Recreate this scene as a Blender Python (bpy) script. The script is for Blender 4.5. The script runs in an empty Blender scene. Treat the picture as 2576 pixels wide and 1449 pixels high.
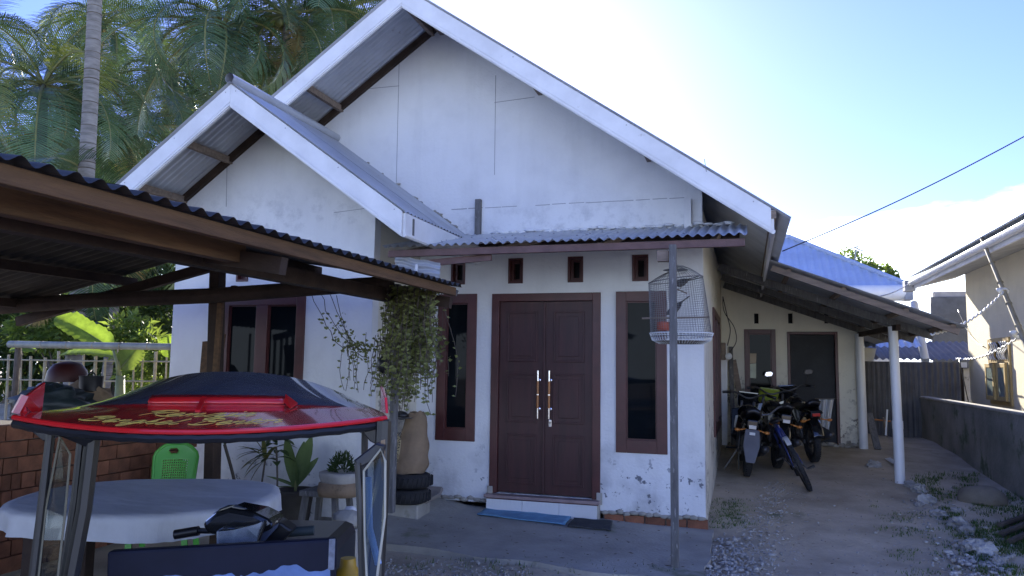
import bpy, math, random
from mathutils import Vector, Matrix, noise as mnoise
rnd = random.Random(7)
C = bpy.context.scene.collection
PI = math.pi

# ------------------------------------------------------------------ camera
CAM_H, F_PX, YAW, PITCH, ROLL = 1.6, 1910.0, 17.2, 5.75, 0.8
def cam_axes():
    y, p, r = math.radians(YAW), math.radians(PITCH), math.radians(ROLL)
    f = Vector((-math.sin(y) * math.cos(p), math.cos(y) * math.cos(p), math.sin(p)))
    rt = Vector((math.cos(y), math.sin(y), 0))
    up = rt.cross(f)
    return rt * math.cos(r) + up * math.sin(r), up * math.cos(r) - rt * math.sin(r), f
RT, UP, FW = cam_axes()
cd = bpy.data.cameras.new('camera'); cam = bpy.data.objects.new('camera', cd); C.objects.link(cam)
cam.matrix_world = Matrix(((RT.x, UP.x, -FW.x, 0), (RT.y, UP.y, -FW.y, 0), (RT.z, UP.z, -FW.z, CAM_H), (0, 0, 0, 1)))
cd.sensor_width = 36; cd.lens = 36 * F_PX / 2576; cd.clip_start = 0.05; cd.clip_end = 2000
S = bpy.context.scene
S.camera = cam

# ------------------------------------------------------------------ sky, sun, exposure
SUN_EL, SUN_AZ = 22.5, 16.5            # degrees; azimuth measured left of +Y
w = bpy.data.worlds.new('World'); S.world = w; w.use_nodes = True
nt = w.node_tree; nt.nodes.clear()
def wn(t, **k):
    n = nt.nodes.new(t)
    for a, b in k.items(): setattr(n, a, b)
    return n
wo = wn('ShaderNodeOutputWorld'); bg = wn('ShaderNodeBackground')
sky = wn('ShaderNodeTexSky', sky_type='NISHITA', sun_disc=False)
sky.sun_elevation = math.radians(SUN_EL); sky.sun_rotation = math.radians(-SUN_AZ)
sky.air_density = 1.0; sky.dust_density = 0.26; sky.ozone_density = 2.0
tc = wn('ShaderNodeTexCoord'); mp = wn('ShaderNodeMapping'); mp.inputs['Scale'].default_value = (1.0, 1.0, 3.0)
mp.inputs['Location'].default_value = (1.7, 0.6, 0.2)
cn = wn('ShaderNodeTexNoise'); cn.inputs['Scale'].default_value = 2.6; cn.inputs['Detail'].default_value = 9; cn.inputs['Roughness'].default_value = 0.55
cr = wn('ShaderNodeValToRGB'); cr.color_ramp.elements[0].position = 0.60; cr.color_ramp.elements[1].position = 0.72
mx = wn('ShaderNodeMix', data_type='RGBA'); mx.inputs[7].default_value = (10.5, 12.3, 14.5, 1)
L = nt.links.new
sz = wn('ShaderNodeSeparateXYZ'); el = wn('ShaderNodeMapRange'); ad = wn('ShaderNodeMath', operation='ADD')
el.inputs[1].default_value = 0.10; el.inputs[2].default_value = 0.27; el.inputs[3].default_value = 0.24; el.inputs[4].default_value = -0.03   # more cloud low down, all round
L(tc.outputs['Generated'], mp.inputs['Vector']); L(mp.outputs['Vector'], cn.inputs['Vector']); L(tc.outputs['Generated'], sz.inputs[0]); L(sz.outputs['Z'], el.inputs[0])
L(cn.outputs['Fac'], ad.inputs[0]); L(el.outputs[0], ad.inputs[1]); L(ad.outputs[0], cr.inputs['Fac'])
L(cr.outputs['Color'], mx.inputs[0]); tn = wn('ShaderNodeMix', data_type='RGBA', blend_type='MULTIPLY'); tn.inputs[0].default_value = 1.0; tn.inputs[7].default_value = (0.52, 0.56, 1.06, 1)
L(sky.outputs['Color'], tn.inputs[6]); L(tn.outputs[2], mx.inputs[6]); L(mx.outputs[2], bg.inputs['Color'])
bg.inputs['Strength'].default_value = 0.12
L(bg.outputs['Background'], wo.inputs['Surface'])
sd = bpy.data.lights.new('sun', 'SUN'); sun = bpy.data.objects.new('sun', sd); C.objects.link(sun)
sd.energy = 5.0; sd.angle = math.radians(0.5); sd.color = (1.0, 0.93, 0.80)
e, a = math.radians(SUN_EL), math.radians(SUN_AZ)
SUN_DIR = Vector((-math.sin(a) * math.cos(e), math.cos(a) * math.cos(e), math.sin(e)))
sun.rotation_euler = SUN_DIR.to_track_quat('Z', 'Y').to_euler(); sun.location = (0, 0, 20)
S.view_settings.view_transform = 'Standard'; S.view_settings.look = 'None'
S.view_settings.exposure = 1.46; S.view_settings.gamma = 1.0; S.view_settings.use_curve_mapping = False
S.cycles.use_denoising = True; S.cycles.denoiser = 'OPENIMAGEDENOISE'; S.cycles.denoising_input_passes = 'RGB_ALBEDO_NORMAL'; S.cycles.denoising_prefilter = 'NONE'
S.cycles.max_bounces = 8; S.cycles.transparent_max_bounces = 12

# ------------------------------------------------------------------ measuring helpers: a sighted point at a surveyed distance
CP = Vector((0, 0, CAM_H))
def ray(x, y): return RT * ((x - 1288) / F_PX) - UP * ((y - 724.5) / F_PX) + FW
def at(x, y, Y): d = ray(x, y); return CP + d * (Y / d.y)
def atx(x, y, X): d = ray(x, y); return CP + d * (X / d.x)
def atz(x, y, Z): d = ray(x, y); return CP + d * ((Z - CAM_H) / d.z)
def atd(x, y, D): return CP + ray(x, y) * D
def gz(x, y):
    return max(0.0, 0.07 * (min(y, 14.0) - 7.6))

# ------------------------------------------------------------------ mesh builder
def frame(d, up=Vector((0, 0, 1))):
    d = d.normalized()
    if abs(d.dot(up)) > 0.98: up = Vector((0, 1, 0))
    s = d.cross(up).normalized(); return s, s.cross(d).normalized()
class MB:
    def __init__(s): s.v = []; s.f = []
    def box(s, c, size, rot=None):
        c = Vector(c); b = len(s.v)
        for i in range(8):
            p = Vector(((i & 1) - .5, ((i >> 1) & 1) - .5, ((i >> 2) & 1) - .5))
            p = Vector((p.x * size[0], p.y * size[1], p.z * size[2]))
            if rot: p = rot @ p
            s.v.append(c + p)
        s.f += [tuple(b + k for k in q) for q in ((0, 2, 3, 1), (4, 5, 7, 6), (0, 1, 5, 4), (2, 6, 7, 3), (0, 4, 6, 2), (1, 3, 7, 5))]
        return s
    def box2(s, a, b2): a, b2 = Vector(a), Vector(b2); return s.box((a + b2) / 2, b2 - a)
    def bar(s, p, q, w_, h_, up=Vector((0, 0, 1))):
        p, q = Vector(p), Vector(q); d = q - p; sd_, u = frame(d, up); b = len(s.v)
        for e_ in (p, q):
            for (i, j) in ((-1, -1), (1, -1), (1, 1), (-1, 1)): s.v.append(e_ + sd_ * (i * w_ / 2) + u * (j * h_ / 2))
        s.f += [(b, b + 1, b + 2, b + 3), (b + 7, b + 6, b + 5, b + 4)] + [(b + k, b + 4 + k, b + 4 + (k + 1) % 4, b + (k + 1) % 4) for k in range(4)]
        return s
    def tube(s, pts, r, n=8, closed=False, cap=True):
        pts = [Vector(p) for p in pts]; m = len(pts); rr = r if isinstance(r, (list, tuple)) else [r] * m; b = len(s.v)
        u0 = None
        for k in range(m):
            if closed: d = pts[(k + 1) % m] - pts[k - 1]
            else: d = pts[min(k + 1, m - 1)] - pts[max(k - 1, 0)]
            if d.length < 1e-9: d = Vector((0, 0, 1))
            d.normalize()
            if u0 is None: sd_, u = frame(d)
            else:
                u = u0 - d * u0.dot(d)
                u = u.normalized() if u.length > 1e-6 else frame(d)[1]
                sd_ = d.cross(u)
            u0 = u
            for i in range(n):
                t = 2 * PI * i / n; s.v.append(pts[k] + (sd_ * math.cos(t) + u * math.sin(t)) * rr[k])
        for k in range(m if closed else m - 1):
            k2 = (k + 1) % m
            for i in range(n): s.f.append((b + k * n + i, b + k * n + (i + 1) % n, b + k2 * n + (i + 1) % n, b + k2 * n + i))
        if cap and not closed:
            s.f.append(tuple(b + i for i in range(n))[::-1]); s.f.append(tuple(b + (m - 1) * n + i for i in range(n)))
        return s
    def lathe(s, prof, c=(0, 0, 0), n=24, axis=None, wob=0):
        c = Vector(c); R = axis.to_track_quat('Z', 'Y').to_matrix() if axis else None; b = len(s.v); m = len(prof)
        for (r, z) in prof:
            for i in range(n):
                t = 2 * PI * i / n; q = r * (1 + wob * math.sin(5 * t + z * 9)); p = Vector((q * math.cos(t), q * math.sin(t), z))
                s.v.append(c + (R @ p if R else p))
        for k in range(m - 1):
            for i in range(n): s.f.append((b + k * n + i, b + k * n + (i + 1) % n, b + (k + 1) * n + (i + 1) % n, b + (k + 1) * n + i))
        s.f.append(tuple(b + i for i in range(n))[::-1]); s.f.append(tuple(b + (m - 1) * n + i for i in range(n)))
        return s
    def torus(s, c, R_, r, axis=Vector((0, 0, 1)), n=28, m=10, sq=1.0):
        c = Vector(c); Q = axis.to_track_quat('Z', 'Y').to_matrix(); b = len(s.v)
        for i in range(n):
            t = 2 * PI * i / n
            for j in range(m):
                q = 2 * PI * j / m; rad = R_ + r * math.cos(q)
                s.v.append(c + Q @ Vector((rad * math.cos(t), rad * math.sin(t), r * sq * math.sin(q))))
        for i in range(n):
            for j in range(m): s.f.append((b + i * m + j, b + ((i + 1) % n) * m + j, b + ((i + 1) % n) * m + (j + 1) % m, b + i * m + (j + 1) % m))
        return s
    def prism(s, poly, d):
        poly = [Vector(p) for p in poly]; d = Vector(d); b = len(s.v); n = len(poly)
        s.v += poly + [p + d for p in poly]
        s.f.append(tuple(range(b, b + n))); s.f.append(tuple(range(b + 2 * n - 1, b + n - 1, -1)))
        s.f += [(b + i, b + n + i, b + n + (i + 1) % n, b + (i + 1) % n) for i in range(n)]
        return s
    def grid(s, fn, nu, nv):
        b = len(s.v)
        for i in range(nu + 1):
            for j in range(nv + 1): s.v.append(Vector(fn(i / nu, j / nv)))
        for i in range(nu):
            for j in range(nv):
                k = b + i * (nv + 1) + j; s.f.append((k, k + nv + 1, k + nv + 2, k + 1))
        return s
    def blob(s, c, size, n=10, m=7, amp=.15, seed=0, fr=2.0):
        c = Vector(c); b = len(s.v); off = Vector((seed * 3.1, seed * 1.7, seed * .9))
        for j in range(m + 1):
            ph = PI * j / m
            for i in range(n):
                t = 2 * PI * i / n; d = Vector((math.sin(ph) * math.cos(t), math.sin(ph) * math.sin(t), math.cos(ph)))
                k = 1 + amp * 2 * mnoise.noise(d * fr + off); s.v.append(c + Vector((d.x * size[0] * k, d.y * size[1] * k, d.z * size[2] * k)))
        for j in range(m):
            for i in range(n): s.f.append((b + j * n + i, b + (j + 1) * n + i, b + (j + 1) * n + (i + 1) % n, b + j * n + (i + 1) % n))
        return s
    def leaf(s, p, d, n, L_, W_, droop=0.0):
        """a pointed leaf: base p, direction d, facing n"""
        d = d.normalized(); sd_ = d.cross(n)
        if sd_.length < 1e-4: sd_ = frame(d)[0]
        sd_.normalize(); nn = sd_.cross(d); b = len(s.v)
        mid = p + d * (L_ * .45); tip = p + d * L_ - nn * droop * L_
        s.v += [p, mid + sd_ * W_ / 2 + nn * .08 * W_, tip, mid - sd_ * W_ / 2 + nn * .08 * W_, mid - nn * .1 * W_]
        s.f += [(b, b + 1, b + 4), (b + 1, b + 2, b + 4), (b + 2, b + 3, b + 4), (b + 3, b, b + 4)]
        return s
    def mesh(s, name, off=Vector((0, 0, 0))):
        me = bpy.data.meshes.new(name); me.from_pydata([v - off for v in s.v], [], s.f); me.update(); return me
    def build(s, name, mat_, parent=None, smooth=False, bevel=0.0, local=False, kind=None):
        off = Vector((0, 0, 0))
        if parent is not None and not local: off = wloc(parent)
        me = s.mesh(name, off)
        return link(name, me, mat_, parent, smooth, bevel, kind)
def wloc(o):
    p = Vector((0, 0, 0))
    while o is not None: p = p + o.location; o = o.parent
    return p
def link(name, me, mat_, parent=None, smooth=False, bevel=0.0, kind=None):
    if mat_ is not None and not me.materials: me.materials.append(mat_)
    if smooth is not False:
        me.polygons.foreach_set('use_smooth', [True] * len(me.polygons))
        if smooth != 'all':
            try: me.set_sharp_from_angle(angle=math.radians(40))
            except Exception: pass
    o = bpy.data.objects.new(name, me); C.objects.link(o)
    if parent is not None: o.parent = parent
    if bevel:
        b = o.modifiers.new('bevel', 'BEVEL'); b.width = bevel; b.segments = 2; b.limit_method = 'ANGLE'
    if kind: o['kind'] = kind
    return o
def tag(o, label, cat, group=None):
    o['label'] = label; o['category'] = cat
    if group: o['group'] = group
    return o
def thing(name, label, cat, loc=(0, 0, 0), rz=0.0, group=None):
    o = bpy.data.objects.new(name, None); o.empty_display_size = .1; C.objects.link(o)
    o.location = loc; o.rotation_euler = (0, 0, rz); return tag(o, label, cat, group)
def copy_tree(o, parent=None):
    c = o.copy(); C.objects.link(c); c.parent = parent
    for ch in list(o.children): copy_tree(ch, c)
    return c
def poly_holes(outer, holes, org, ux, uz, depth):
    """flat wall with openings: outline and holes in (u, v), thickness along depth vector"""
    import bmesh
    bm = bmesh.new(); org, ux, uz, depth = Vector(org), Vector(ux), Vector(uz), Vector(depth)
    loops = [outer] + holes; fl = []; edges = []
    for lp in loops:
        vs = [bm.verts.new(org + ux * u + uz * v) for u, v in lp]; fl.append(vs)
        edges += [bm.edges.new((vs[i], vs[(i + 1) % len(vs)])) for i in range(len(vs))]
    bmesh.ops.triangle_fill(bm, edges=edges, use_beauty=True, use_dissolve=False)
    bm.faces.ensure_lookup_table(); bm.verts.index_update()
    mb = MB(); n = len(bm.verts); bm.verts.ensure_lookup_table()
    mb.v = [v.co.copy() for v in bm.verts] + [v.co + depth for v in bm.verts]
    for f in bm.faces:
        ix = [v.index for v in f.verts]; mb.f.append(tuple(ix)); mb.f.append(tuple(n + i for i in ix[::-1]))
    for vs in fl:
        ix = [v.index for v in vs]
        for i in range(len(ix)):
            a_, b_ = ix[i], ix[(i + 1) % len(ix)]; mb.f.append((a_, b_, n + b_, n + a_))
    bm.free(); return mb
def rect(a, b, c, d): return [(a, b), (c, b), (c, d), (a, d)]
def corr_mesh(name, U, V, wd, ln, pitch, amp, seg=8, rows=1, thick=0.0):
    U, V = Vector(U), Vector(V); N = U.cross(V).normalized()
    if N.z < 0: N = -N
    n = max(2, int(round(wd / pitch * seg)))
    mb = MB(); mb.grid(lambda i, j: U * (i * wd) + V * (j * ln) + N * (amp * math.cos(2 * PI * i * wd / pitch)), n, rows)
    return mb.mesh(name)
def sheets(parent, name, P0, U, V, total, ln, mat_, pitch=.076, amp=.009, sw=.76, lift=.0, rows=1, seg=8):
    U, V = Vector(U).normalized(), Vector(V).normalized(); me = corr_mesh(name, U, V, sw + .038, ln, pitch, amp, seg, rows)
    me.materials.append(mat_); me.polygons.foreach_set('use_smooth', [True] * len(me.polygons))
    N = U.cross(V).normalized(); N = N if N.z > 0 else -N
    k = 0; d = 0.0; out = []
    while d < total - .05:
        m2 = me
        if d + sw > total:
            m2 = corr_mesh(name, U, V, total - d, ln, pitch, amp, seg, rows); m2.materials.append(mat_); m2.polygons.foreach_set('use_smooth', [True] * len(m2.polygons))
        o = bpy.data.objects.new(name, m2); C.objects.link(o); o.parent = parent
        o.location = Vector(P0) + U * d + N * (.002 * (k % 2)) - wloc(parent); out.append(o)
        d += sw; k += 1
    return out
def catmull(pts, k=6):
    out = []; n = len(pts)
    for i in range(n - 1):
        p0, p1, p2, p3 = pts[max(i - 1, 0)], pts[i], pts[i + 1], pts[min(i + 2, n - 1)]
        for j in range(k):
            t = j / k
            out.append(tuple(.5 * (2 * b + (c - a_) * t + (2 * a_ - 5 * b + 4 * c - d) * t * t + (3 * b - a_ - 3 * c + d) * t ** 3) for a_, b, c, d in zip(p0, p1, p2, p3)))
    out.append(tuple(pts[-1])); return out

# ------------------------------------------------------------------ materials
def M(name, col, rough=.6, metal=0.0, var=.18, scale=5.0, col2=None, bump=0.0, bscale=60.0, spec=.5, rand=0.0, coord='Object', stretch=None, coat=0.0, spot=None):
    m = bpy.data.materials.new(name); m.use_nodes = True; t = m.node_tree; t.nodes.clear(); l = t.links.new
    o = t.nodes.new('ShaderNodeOutputMaterial'); p = t.nodes.new('ShaderNodeBsdfPrincipled'); l(p.outputs[0], o.inputs[0])
    p.inputs['Roughness'].default_value = rough; p.inputs['Metallic'].default_value = metal; p.inputs['Specular IOR Level'].default_value = spec
    p.inputs['Coat Weight'].default_value = coat
    tc_ = t.nodes.new('ShaderNodeTexCoord'); vec = tc_.outputs[coord]
    if stretch:
        mp_ = t.nodes.new('ShaderNodeMapping'); mp_.inputs['Scale'].default_value = stretch; l(vec, mp_.inputs[0]); vec = mp_.outputs[0]
    n = t.nodes.new('ShaderNodeTexNoise'); n.inputs['Scale'].default_value = scale; n.inputs['Detail'].default_value = 6; n.inputs['Roughness'].default_value = .6; l(vec, n.inputs['Vector'])
    c2 = col2 if col2 else tuple(c * (1 + var) for c in col); c1 = col if col2 else tuple(c * (1 - var) for c in col)
    r = t.nodes.new('ShaderNodeValToRGB'); r.color_ramp.elements[0].position = .33; r.color_ramp.elements[1].position = .67
    r.color_ramp.elements[0].color = (*c1, 1); r.color_ramp.elements[1].color = (*c2, 1); l(n.outputs['Fac'], r.inputs[0]); colo = r.outputs[0]
    if spot:     # spot = (colour, scale, threshold)
        n3 = t.nodes.new('ShaderNodeTexNoise'); n3.inputs['Scale'].default_value = spot[1]; n3.inputs['Detail'].default_value = 8; n3.inputs['Roughness'].default_value = .65; l(vec, n3.inputs['Vector'])
        r3 = t.nodes.new('ShaderNodeValToRGB'); r3.color_ramp.elements[0].position = spot[2]; r3.color_ramp.elements[1].position = spot[2] + .08; l(n3.outputs['Fac'], r3.inputs[0])
        x3 = t.nodes.new('ShaderNodeMix'); x3.data_type = 'RGBA'; l(r3.outputs[0], x3.inputs[0]); l(colo, x3.inputs[6]); x3.inputs[7].default_value = (*spot[0], 1); colo = x3.outputs[2]
    if rand:
        oi = t.nodes.new('ShaderNodeObjectInfo'); mr = t.nodes.new('ShaderNodeMapRange'); l(oi.outputs['Random'], mr.inputs[0])
        mr.inputs[3].default_value = 1 - rand; mr.inputs[4].default_value = 1 + rand
        vm = t.nodes.new('ShaderNodeVectorMath'); vm.operation = 'SCALE'; l(colo, vm.inputs[0]); l(mr.outputs[0], vm.inputs['Scale']); colo = vm.outputs[0]
    l(colo, p.inputs['Base Color'])
    if bump:
        n2 = t.nodes.new('ShaderNodeTexNoise'); n2.inputs['Scale'].default_value = bscale; n2.inputs['Detail'].default_value = 4; l(vec, n2.inputs['Vector'])
        bp = t.nodes.new('ShaderNodeBump'); bp.inputs['Strength'].default_value = bump; bp.inputs['Distance'].default_value = .02; l(n2.outputs['Fac'], bp.inputs['Height']); l(bp.outputs[0], p.inputs['Normal'])
    return m
def leaf_mat(name, col, col2, tr=.35, rough=.45, scale=3.0, rand=.2, trcol=None):
    m = M(name, col, rough=rough, col2=col2, scale=scale, rand=rand, spec=.35)
    t = m.node_tree; l = t.links.new; p = next(n for n in t.nodes if n.type == 'BSDF_PRINCIPLED'); o = next(n for n in t.nodes if n.type == 'OUTPUT_MATERIAL')
    tl = t.nodes.new('ShaderNodeBsdfTranslucent'); mxs = t.nodes.new('ShaderNodeMixShader'); mxs.inputs[0].default_value = tr
    tc3 = trcol or (col2[0] * 3.2, col2[1] * 3.0, col2[2] * 1.2); ns = next(n for n in t.nodes if n.type == 'TEX_NOISE'); tx = t.nodes.new('ShaderNodeMix'); tx.data_type = 'RGBA'; tr_ = t.nodes.new('ShaderNodeMapRange'); tr_.inputs[1].default_value = .35; tr_.inputs[2].default_value = .65
    l(ns.outputs['Fac'], tr_.inputs[0]); l(tr_.outputs[0], tx.inputs[0]); tx.inputs[6].default_value = (*[min(.9, c * .55) for c in tc3], 1); tx.inputs[7].default_value = (*[min(.9, c * 1.1) for c in tc3], 1); l(tx.outputs[2], tl.inputs[0])
    l(p.outputs[0], mxs.inputs[1]); l(tl.outputs[0], mxs.inputs[2]); l(mxs.outputs[0], o.inputs[0]); return m
def wall_mat(name, col, peel_col, low=.9, up_stain=False, peel=.60):
    """painted plaster with grey damp stains and peeled flakes (more towards the ground)"""
    m = M(name, col, rough=.8, var=.035, scale=1.2, bump=.25, bscale=35, coord='Object')
    t = m.node_tree; l = t.links.new; p = next(n for n in t.nodes if n.type == 'BSDF_PRINCIPLED'); src = p.inputs['Base Color'].links[0].from_socket
    g = t.nodes.new('ShaderNodeNewGeometry'); sx = t.nodes.new('ShaderNodeSeparateXYZ'); l(g.outputs['Position'], sx.inputs[0])
    def noise_(sc, det=8, ro=.6):
        n = t.nodes.new('ShaderNodeTexNoise'); n.inputs['Scale'].default_value = sc; n.inputs['Detail'].default_value = det; n.inputs['Roughness'].default_value = ro; l(g.outputs['Position'], n.inputs['Vector']); return n.outputs['Fac']
    def ramp(a_, b_, s_):
        r = t.nodes.new('ShaderNodeMapRange'); r.inputs[1].default_value = a_; r.inputs[2].default_value = b_; l(s_, r.inputs[0]); return r.outputs[0]
    def math_(op, a_, b_):
        n = t.nodes.new('ShaderNodeMath'); n.operation = op
        if op == 'MULTIPLY_ADD': n.inputs[1].default_value = .5; n.inputs[2].default_value = b_
        for i, q in ((0, a_), (1, b_))[:1 if op == 'MULTIPLY_ADD' else 2]:
            if isinstance(q, (int, float)): n.inputs[i].default_value = q
            else: l(q, n.inputs[i])
        return n.outputs[0]
    def mix(f, a_, c_):
        n = t.nodes.new('ShaderNodeMix'); n.data_type = 'RGBA'; l(f, n.inputs[0]); l(a_, n.inputs[6]); n.inputs[7].default_value = (*c_, 1); return n.outputs[2]
    lowm = ramp(low + .6, low - .5, sx.outputs['Z'])
    stain = math_('MULTIPLY', ramp(.48, .72, noise_(2.2)), math_('MULTIPLY_ADD', lowm, .10))
    mv = t.nodes.new('ShaderNodeMapping'); mv.inputs['Scale'].default_value = (5, 5, .55); l(g.outputs['Position'], mv.inputs[0])
    sn = t.nodes.new('ShaderNodeTexNoise'); sn.inputs['Scale'].default_value = 1.0; sn.inputs['Detail'].default_value = 7; sn.inputs['Roughness'].default_value = .6; l(mv.outputs[0], sn.inputs['Vector'])
    src = mix(math_('MULTIPLY', ramp(.50, .76, sn.outputs['Fac']), .17), src, tuple(c * .55 for c in col))     # faint rain streaks
    c1 = mix(stain, src, tuple(c * .55 for c in peel_col))
    fl = math_('MULTIPLY', ramp(peel, peel + .03, noise_(13, 10, .64)), ramp(.45, .56, noise_(1.6, 3)))
    fl = math_('MULTIPLY', fl, ramp(low + .25, low - .05, sx.outputs['Z']))
    c2 = mix(fl, c1, peel_col)
    if up_stain:
        us = math_('MULTIPLY', ramp(.50, .75, noise_(4.5, 9, .7)), ramp(3.5, 3.1, sx.outputs['Z'])); us = math_('MULTIPLY', us, ramp(2.9, 3.0, sx.outputs['Z']))
        c2 = mix(math_('MULTIPLY', us, .7), c2, (.30, .31, .33))
    l(c2, p.inputs['Base Color']); return m
def glass_mat(name, tint, fac, rough=.02):
    m = bpy.data.materials.new(name); m.use_nodes = True; t = m.node_tree; t.nodes.clear(); l = t.links.new
    o = t.nodes.new('ShaderNodeOutputMaterial'); g = t.nodes.new('ShaderNodeBsdfGlossy'); g.inputs['Roughness'].default_value = rough
    tr = t.nodes.new('ShaderNodeBsdfTransparent'); tr.inputs[0].default_value = (*tint, 1); mxs = t.nodes.new('ShaderNodeMixShader'); mxs.inputs[0].default_value = fac
    l(tr.outputs[0], mxs.inputs[1]); l(g.outputs[0], mxs.inputs[2]); l(mxs.outputs[0], o.inputs[0]); return m

WHITE = wall_mat('white_plaster', (.74, .75, .75), (.16, .17, .19), low=.55, up_stain=True, peel=.585)
CREAM = wall_mat('cream_plaster', (.72, .69, .58), (.20, .18, .15), low=1.35, peel=.53)
NCREAM = wall_mat('neighbour_plaster', (.74, .66, .47), (.30, .27, .22), low=.6, peel=.62)
BOARD = M('white_board', (.72, .73, .74), rough=.55, var=.09, scale=3, spot=((.50, .48, .44), 8, .66), stretch=(1, 1, 1))
LINE = M('joint_grey', (.30, .31, .33), rough=.9)  # plain grey for joints, cracks and nail heads
MAROON = M('maroon_paint', (.075, .020, .018), rough=.42, var=.22, scale=4, bump=.08, bscale=25)
DOORM = M('door_maroon', (.048, .013, .013), rough=.48, var=.25, scale=2.5, bump=.10, bscale=18, stretch=(6, 6, .7), spot=((.20, .15, .13), 30, .76))
DARK = M('unlit_room_black', (.010, .010, .012), rough=.9)  # black sheets behind openings stand in for unlit rooms
PANE = M('dark_window_glass', (.006, .008, .010), rough=.03, spec=.06, var=.3, scale=2)
ZINC = M('zinc_sheet', (.47, .49, .52), rough=.45, metal=.35, var=.14, scale=2.0, spot=((.30, .28, .27), 7, .66), stretch=(1, 1, 1))
ZINCD = M('old_zinc_underside', (.11, .11, .115), rough=.6, metal=.3, var=.25, scale=3, spot=((.10, .07, .05), 5, .64))
ZINCK = M('shade_dark_zinc', (.050, .048, .046), rough=.7, metal=.2, var=.3, scale=3)  # shed roof zinc, the shade beneath it put into a near-black colour
ZINCB = M('blue_zinc', (.44, .52, .65), rough=.4, metal=.25, var=.10, scale=1.5)
TIMBER = M('pale_timber', (.22, .17, .13), rough=.8, var=.25, scale=6, bump=.2, bscale=40, stretch=(.5, 4, 4))
GTIMBER = M('grey_weathered_timber', (.13, .128, .125), rough=.85, var=.3, scale=7, bump=.35, bscale=50, stretch=(4, 4, .6), spot=((.33, .32, .31), 16, .60))
AWNB = M('awning_beam_paint', (.13, .075, .07), rough=.7, var=.25, bump=.2)
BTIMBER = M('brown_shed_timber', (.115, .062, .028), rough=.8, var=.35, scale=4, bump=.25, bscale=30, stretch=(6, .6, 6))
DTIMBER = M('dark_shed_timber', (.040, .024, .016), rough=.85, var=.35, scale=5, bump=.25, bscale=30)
CHROME = M('chrome', (.75, .75, .76), rough=.15, metal=1.0, var=.05)
BRASSW = M('amber_wood', (.35, .13, .03), rough=.3, var=.2, coat=.5)
TILE = M('white_tile', (.70, .71, .70), rough=.25, var=.05, scale=8, stretch=(30, 1, 1))
BLACK = M('black_plastic', (.012, .012, .014), rough=.35, var=.3)
CROWN = M('sky_greyed_black_gloss', (.085, .095, .120), rough=.22, var=.25, scale=2, coat=1.0, spec=.8)  # black gloss paint, greyed so the colour holds the sky's reflection
BLACKG = M('black_gloss', (.010, .011, .013), rough=.12, var=.2, coat=.6)
RUBBER = M('tyre_rubber', (.022, .022, .023), rough=.8, var=.3, bump=.3, bscale=60)
STEEL = M('dull_steel', (.22, .22, .23), rough=.45, metal=.8, var=.2)
PVC = M('pvc_pipe', (.68, .70, .71), rough=.35, var=.05, scale=3, spot=((.45, .44, .40), 6, .70))
CONC = M('concrete_slab', (.26, .250, .215), rough=.9, col2=(.42, .40, .35), scale=1.6, bump=.4, bscale=30, spot=((.15, .165, .09), 1.1, .60))
EARTH = M('dirt_ground', (.32, .27, .19), rough=.95, col2=(.58, .50, .375), scale=1.3, bump=.7, bscale=28, spot=((.17, .18, .10), .9, .60))
MOSSW = M('mossy_low_wall', (.15, .155, .135), rough=.95, col2=(.30, .29, .26), scale=1.8, bump=.5, bscale=25, spot=((.09, .115, .065), 2.2, .56))
BRICK = M('brick_clay', (.21, .085, .045), rough=.9, var=.3, scale=9, bump=.4, bscale=50, rand=.30)
MORTAR = M('mortar', (.16, .14, .12), rough=.95, var=.2, bump=.4)
STONE = M('coral_stone', (.24, .23, .21), rough=.9, col2=(.42, .41, .38), scale=6, bump=.6, bscale=25, rand=.2)
PEBBLE = M('pebbles', (.22, .205, .18), rough=.9, col2=(.50, .48, .44), scale=9, bump=.2)
CLOTH = M('white_tablecloth', (.54, .55, .56), rough=.6, var=.13, scale=2.2, bump=.45, bscale=7, stretch=(1, 3, 1), spot=((.42, .42, .42), 5, .64))
GREENP = M('green_plastic', (.10, .42, .06), rough=.35, var=.08)
RED = M('red_gloss_paint', (.60, .016, .018), rough=.16, var=.06, coat=.7)
YPAINT = M('yellow_lettering', (.92, .66, .12), rough=.4, var=.08)
BLUEP = M('pale_blue_airbrush', (.16, .25, .50), rough=.25, var=.25, scale=6)
CLEAR = glass_mat('clear_plastic_window', (.60, .64, .62), .03)
LENS = glass_mat('headlight_lens', (.85, .88, .92), .18)
BAMBOO = M('dry_bamboo', (.30, .26, .17), rough=.55, var=.25, scale=5, stretch=(1, 1, 1))
SACK = M('brown_sack', (.26, .185, .115), rough=.85, var=.2, scale=4, bump=.5, bscale=14, spot=((.10, .075, .05), 3, .60))
PALMT = M('palm_bark', (.24, .23, .215), rough=.9, col2=(.12, .115, .105), scale=3, bump=.5, bscale=12, stretch=(1, 1, 4))
DBARK = M('dark_bark', (.085, .07, .055), rough=.9, var=.3, bump=.5, bscale=14)
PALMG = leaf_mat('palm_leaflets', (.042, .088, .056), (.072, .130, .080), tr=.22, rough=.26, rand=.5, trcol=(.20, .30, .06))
PALMY = leaf_mat('sun_tinted_palm_leaflets', (.09, .13, .035), (.13, .165, .045), tr=.42, rough=.3, trcol=(.48, .52, .08))  # a few yellow-green fronds, sun from behind put into their colour
PALMR = M('palm_rib', (.16, .17, .06), rough=.5, var=.2)
PALMD = leaf_mat('dry_palm_leaflets', (.26, .20, .09), (.36, .29, .14), tr=.35, trcol=(.5, .38, .12))
BANANA = leaf_mat('banana_leaf', (.06, .13, .02), (.12, .20, .03), tr=.45, rough=.35, trcol=(.36, .52, .05), scale=6)
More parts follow.
